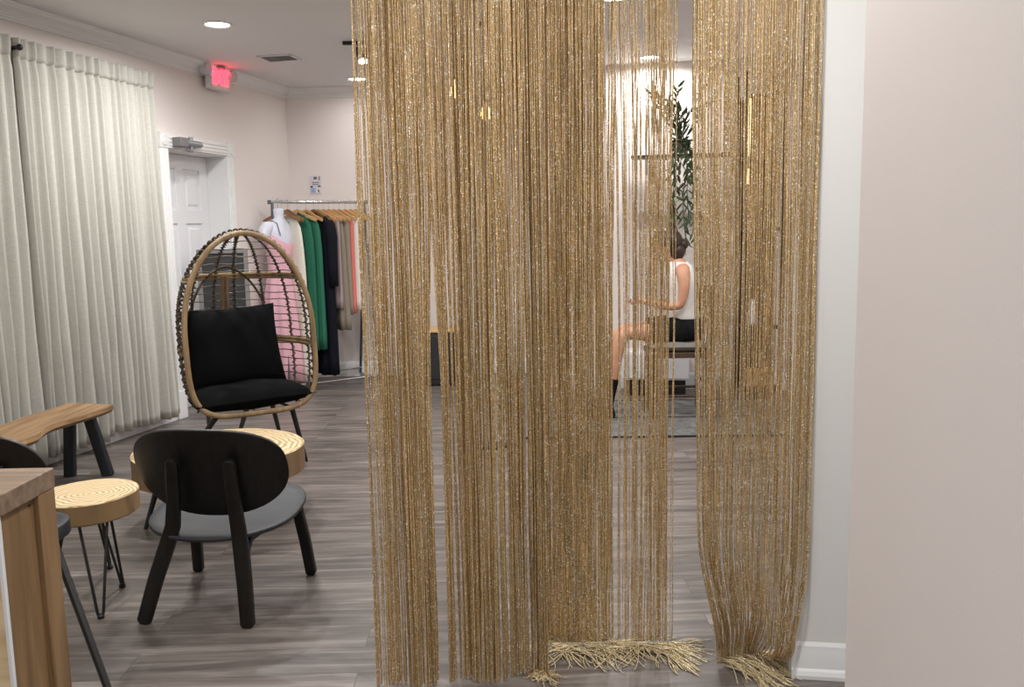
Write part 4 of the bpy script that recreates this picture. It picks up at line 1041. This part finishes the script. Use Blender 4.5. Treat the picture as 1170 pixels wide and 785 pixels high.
# things on the unit
zq = zsh[3] + .014
t = thing('glass_vase', 'clear glass vase standing on the display unit', 'vase', ((x0 + x1) / 2 - .05, 7.15, zq))
mb = MB(); mb.lathe([(.03, 0), (.04, .01), (.045, .08), (.03, .15), (.022, .19), (.027, .21)], 24); obj('body', mb, 'white', t); 
zq = zsh[4] + .014
t = thing('storage_box', 'tan box on the lower shelf of the display unit', 'box', ((x0 + x1) / 2, 7.16, zq))
mb = MB(); mb.box((0, 0, .06), (.20, .18, .12)); obj('body', mb, 'hanger', t, bevel=.004); mb = MB(); mb.box((0, 0, .127), (.21, .19, .02)); obj('lid', mb, 'hanger', t, bevel=.004)
P = fy(833, 278, 7.35)
t = thing('wall_frame', 'small white picture frame on the far wall left of the display unit', 'picture', P, rot)
mb = MB(); 
for x, z, sx, sz in ((0, .095, .10, .012), (0, -.095, .10, .012), (-.045, 0, .012, .19), (.045, 0, .012, .19)): mb.box((x, 0, z), (sx, .02, sz))
obj('frame', mb, 'white', t); mb = MB(); mb.box((0, .004, 0), (.09, .008, .19)); obj('sheet', mb, 'offwhite', t)
# low white cabinet behind the seated person
P = fy(752, 402, 7.3)
t = thing('low_cabinet', 'low white cabinet on a dark plinth behind the seated person', 'cabinet', (P.x, 7.42, 0), rot)
mb = MB(); mb.box((0, 0, (P.z + .14) / 2), (.56, .30, P.z - .14)); obj('body', mb, 'white', t, bevel=.004)
for x in (-.14, .14):
    mb = MB(); mb.box((x, -.155, (P.z + .14) / 2), (.265, .014, P.z - .17)); d_ = obj('door', mb, 'white', t, bevel=.003)
    mb = MB(); mb.box((x + (.10 if x < 0 else -.10), -.168, P.z - .07), (.012, .014, .07)); obj('handle', mb, 'black_metal', d_)
mb = MB(); mb.box((0, 0.01, .07), (.50, .25, .14)); obj('plinth', mb, 'black_metal', t)
# rug
rg = thing('area_rug', 'grey woven rug with dark border stripes under the seated person', 'rug', (1.0, 6.45, 0), math.radians(-2))
mb = MB(); mb.box((.1, 0, .004), (2.0, 1.26, .008)); obj('pile', mb, 'rug', rg, bevel=.002)
mb = MB()
for y, w_ in ((-.625, .02), (-.02, .012), (.625, .02)): mb.box((.1, y, .0085), (1.99, w_, .003))
obj('border_stripe', mb, 'rug_dark', rg)

# ------------------------------------------------------------------ seated person and chair
PC = V((1.245, 6.55, .008))
ch = thing('dining_chair', 'dark wooden chair with grey cushion under the seated person', 'chair', PC, 0)
for sx, sy in ((-1, -1), (-1, 1), (1, -1), (1, 1)):
    mb = MB(); zt = .50 if sx < 0 else .98
    mb.board([(sx * .20, sy * .19, 0), (sx * .195, sy * .19, .5)] + ([(sx * .23, sy * .19, zt)] if sx > 0 else []), (1, 0, 0), [.03, .042, .035][: 3 if sx > 0 else 2], .036); obj('leg', mb, 'walnut', ch, bevel=.002)
mb = MB(); mb.box((0, 0, .475), (.44, .42, .04)); obj('seat_frame', mb, 'walnut', ch, bevel=.003)
mb = MB(); pillow(mb, .45, .43, .10, lambda x, y, t: V((x, y, .535 + t)), corner=1); obj('cushion', mb, 'grey_cush', ch, smooth=180)
mb = MB()
for y in (-.19, .19): mb.tube([(-.2, y, .17), (.2, y, .17)], .011, 8)
mb.tube([(-.2, -.19, .25), (-.2, .19, .25)], .011, 8); mb.tube([(.2, -.19, .25), (.2, .19, .25)], .011, 8); obj('stretcher', mb, 'walnut', ch)
for z in (.70, .82, .94):
    mb = MB(); mb.board([(.215 + (z - .7) * .06, -.19, z), (.235 + (z - .7) * .06, 0, z), (.215 + (z - .7) * .06, .19, z)], (0, 0, 1), .05, .016); obj('back_slat', mb, 'walnut', ch)

pe = thing('person', 'seated person with dark hair, white top and black shorts, facing left behind the strings', 'person', PC, 0)
SK = []; ED = []; RA_ = []
def jv(p, r, par=None):
    SK.append(V(p)); RA_.append(r if isinstance(r, tuple) else (r, r)); i = len(SK) - 1
    if par is not None: ED.append((par, i))
    return i
pel = jv((0.05, 0, .655), (.115, .145)); wa = jv((.045, 0, .80), (.085, .12), pel); chs = jv((.025, 0, .98), (.095, .14), wa); shc = jv((.01, 0, 1.10), (.075, .11), chs); nk = jv((-.03, 0, 1.155), .048, shc); nk2 = jv((-.08, 0, 1.195), .046, nk); 
hd = jv((-.13, 0, 1.24), (.080, .070), nk2); hd2 = jv((-.125, 0, 1.305), (.092, .075), hd); 
for sy in (-1, 1):
    h0 = jv((.02, sy * .085, .635), (.095, .085), pel); th = jv((-.18, sy * .10, .635), .074, h0); kn = jv((-.40, sy * .10 - .02, .64), .055, th); kn2 = jv((-.445, sy * .10 - .02, .595), .052, kn)
    cf = jv((-.48, sy * .10 - .02, .42), .050, kn2); an = jv((-.54, sy * .10 - .02, .12), .034, cf); he = jv((-.545, sy * .10 - .02, .055), .035, an); toe = jv((-.70, sy * .11 - .02, .035), (.03, .022), he)
    s0 = jv((.01, sy * .17, 1.085), .056, shc); ua = jv((.015, sy * .195, .97), .044, s0); el = jv((-.01, sy * .19, .835), .036, ua); fa = jv((-.12, sy * .15, .835), .033, el); wr = jv((-.235, sy * .09, .86), .022, fa)
    pm = jv((-.285, sy * .075, .872), (.018, .026), wr)
    for k in range(4):
        yo = sy * .075 + (k - 1.5) * .018; k1 = jv((-.325, yo, .880), .0085, pm); k2 = jv((-.35, yo, .868 - .004 * k), .0075, k1); jv((-.345, yo - sy * .004, .845 - .002 * k), .0065, k2)
    t1 = jv((-.275, sy * .045, .885), .010, wr); jv((-.31, sy * .035, .892), .0085, t1)
me = bpy.data.meshes.new('body'); me.from_pydata([tuple(p) for p in SK], ED, []); me.materials.append(M['skin'])
bo = bpy.data.objects.new('body', me); COL.objects.link(bo); bo.parent = pe
q = bo.modifiers.new('skin', 'SKIN'); q.use_smooth_shade = True
for i, sv in enumerate(me.skin_vertices[0].data): sv.radius = RA_[i]; sv.use_root = (i == 0)
q = bo.modifiers.new('sub', 'SUBSURF'); q.levels = 2; q.render_levels = 2
mb = MB(); mb.ball((-.062, 0, 1.295), (.098, .077, .115), 20, 14); mb.ball((-.155, 0, 1.28), (.020, .013, .020), 10, 8); mb.ball((-.138, 0, 1.235), (.016, .026, .008), 10, 6); mb.ball((-.11, 0, 1.21), (.035, .04, .025), 12, 8)
for sy in (-1, 1): mb.ball((-.05, sy * .078, 1.285), (.018, .010, .028), 10, 8)
obj('face', mb, 'skin', pe, smooth=180).location = (-.045, 0, -.02)
mb = MB()
for sy in (-1, 1): mb.ball((-.146, sy * .031, 1.305), (.010, .014, .008), 10, 6)
obj('eyes', mb, 'black', pe, smooth=180).location = (-.045, 0, -.02)
mb = MB(); mb.ball((-.028, 0, 1.322), (.112, .098, .106), 22, 14); mb.ball((.082, 0, 1.30), (.045, .045, .045), 16, 10); mb.ball((.035, 0, 1.25), (.066, .082, .075), 16, 10); obj('hair', mb, 'hair', pe, smooth=180).location = (-.045, 0, -.02)
mb = MB(); mb.loft([ell(.05, 0, .128, .160, .70), ell(.048, 0, .118, .152, .76), ell(.045, 0, .108, .140, .84), ell(.032, 0, .122, .158, .94), ell(.018, 0, .126, .172, 1.02), ell(.012, 0, .112, .165, 1.08), ell(.008, 0, .095, .14, 1.12), ell(-.002, 0, .07, .085, 1.155)], cap=False); obj('sleeveless_top', mb, 'offwhite', pe, smooth=180, solid=.004)
mb = MB(); mb.loft([ell(.055, 0, .130, .168, .735), ell(.055, 0, .145, .185, .66), ell(.05, 0, .14, .185, .585)]); 
for sy in (-1, 1): mb.tube([(.03, sy * .085, .648), (-.08, sy * .097, .645), (-.21, sy * .10, .642)], [.110, .098, .088], 18)
obj('shorts', mb, 'black', pe, smooth=180)
for sy in (-1, 1):
    yy = sy * .10 - .02
    mb = MB(); mb.tube([(-.505, yy, .30), (-.525, yy, .20), (-.542, yy, .11), (-.55, yy, .045)], [.055, .050, .048, .046], 16); mb.loft([ell(-.60, yy, .115, .045, .004), ell(-.60, yy, .120, .048, .025), ell(-.60, yy, .112, .043, .06), ell(-.57, yy, .07, .04, .10)]); obj('boot', mb, 'black', pe, smooth=60)
t = thing('phone', 'small pale phone held in front of the seated person', 'phone', PC + V((-.352, 0, .89)), 0); t.rotation_euler = (0, math.radians(-35), 0)
mb = MB(); mb.box((0, 0, 0), (.010, .15, .075)); obj('case', mb, 'white', t, bevel=.004); mb = MB(); mb.box((.0055, 0, 0), (.001, .14, .066)); obj('screen', mb, 'slate', t)

# slim pole stand and a small table glimpsed through the left strings
P = atz(563, 510)
t = thing('pole_stand', 'slim black pole stand on a round foot, glimpsed through the left strings', 'stand', (P.x, P.y, 0))
mb = MB(); mb.lathe([(.10, 0), (.10, .012), (.03, .022)], 28); obj('foot', mb, 'black_metal', t)
mb = MB(); mb.tube([(0, 0, .02), (0, 0, 1.56)], .011, 10); mb.ball((0, 0, 1.57), .02); obj('pole', mb, 'black_metal', t)
mb = MB(); mb.tube([(-.10, 0, 1.45), (-.05, 0, 1.40), (0, 0, 1.41), (.05, 0, 1.40), (.10, 0, 1.45)], .006, 8); obj('hooks', mb, 'black_metal', t)
P = atz(503, 442)
t = thing('side_cabinet', 'dark cabinet with brass handle at the back wall, glimpsed through the left strings', 'cabinet', (P.x, P.y + .2, 0))
mb = MB(); mb.box((0, 0, .27), (.34, .36, .46)); obj('body', mb, 'slate', t, bevel=.004)
for sx in (-1, 1):
    for sy in (-1, 1): mb = MB(); mb.tube([(sx * .14, sy * .15, .05), (sx * .15, sy * .16, 0)], .014, 8); obj('leg', mb, 'hanger', t)
mb = MB(); mb.box((0, -.186, .27), (.30, .012, .40)); d_ = obj('door', mb, 'slate', t, bevel=.002)
mb = MB(); mb.box((-.10, -.20, .25), (.014, .016, .16)); obj('handle', mb, 'hanger', d_)
mb = MB(); mb.box((0, 0, .51), (.36, .38, .02)); obj('top', mb, 'hanger', t, bevel=.003)

# ------------------------------------------------------------------ world and view
w = bpy.data.worlds.new('world'); S.world = w; w.use_nodes = True
bg = w.node_tree.nodes['Background']; bg.inputs['Color'].default_value = (1, .99, .98, 1); bg.inputs['Strength'].default_value = .50
S.view_settings.view_transform = 'Standard'; S.view_settings.look = 'None'; S.view_settings.gamma = 1; S.view_settings.use_curve_mapping = False
S.view_settings.exposure = 0.28
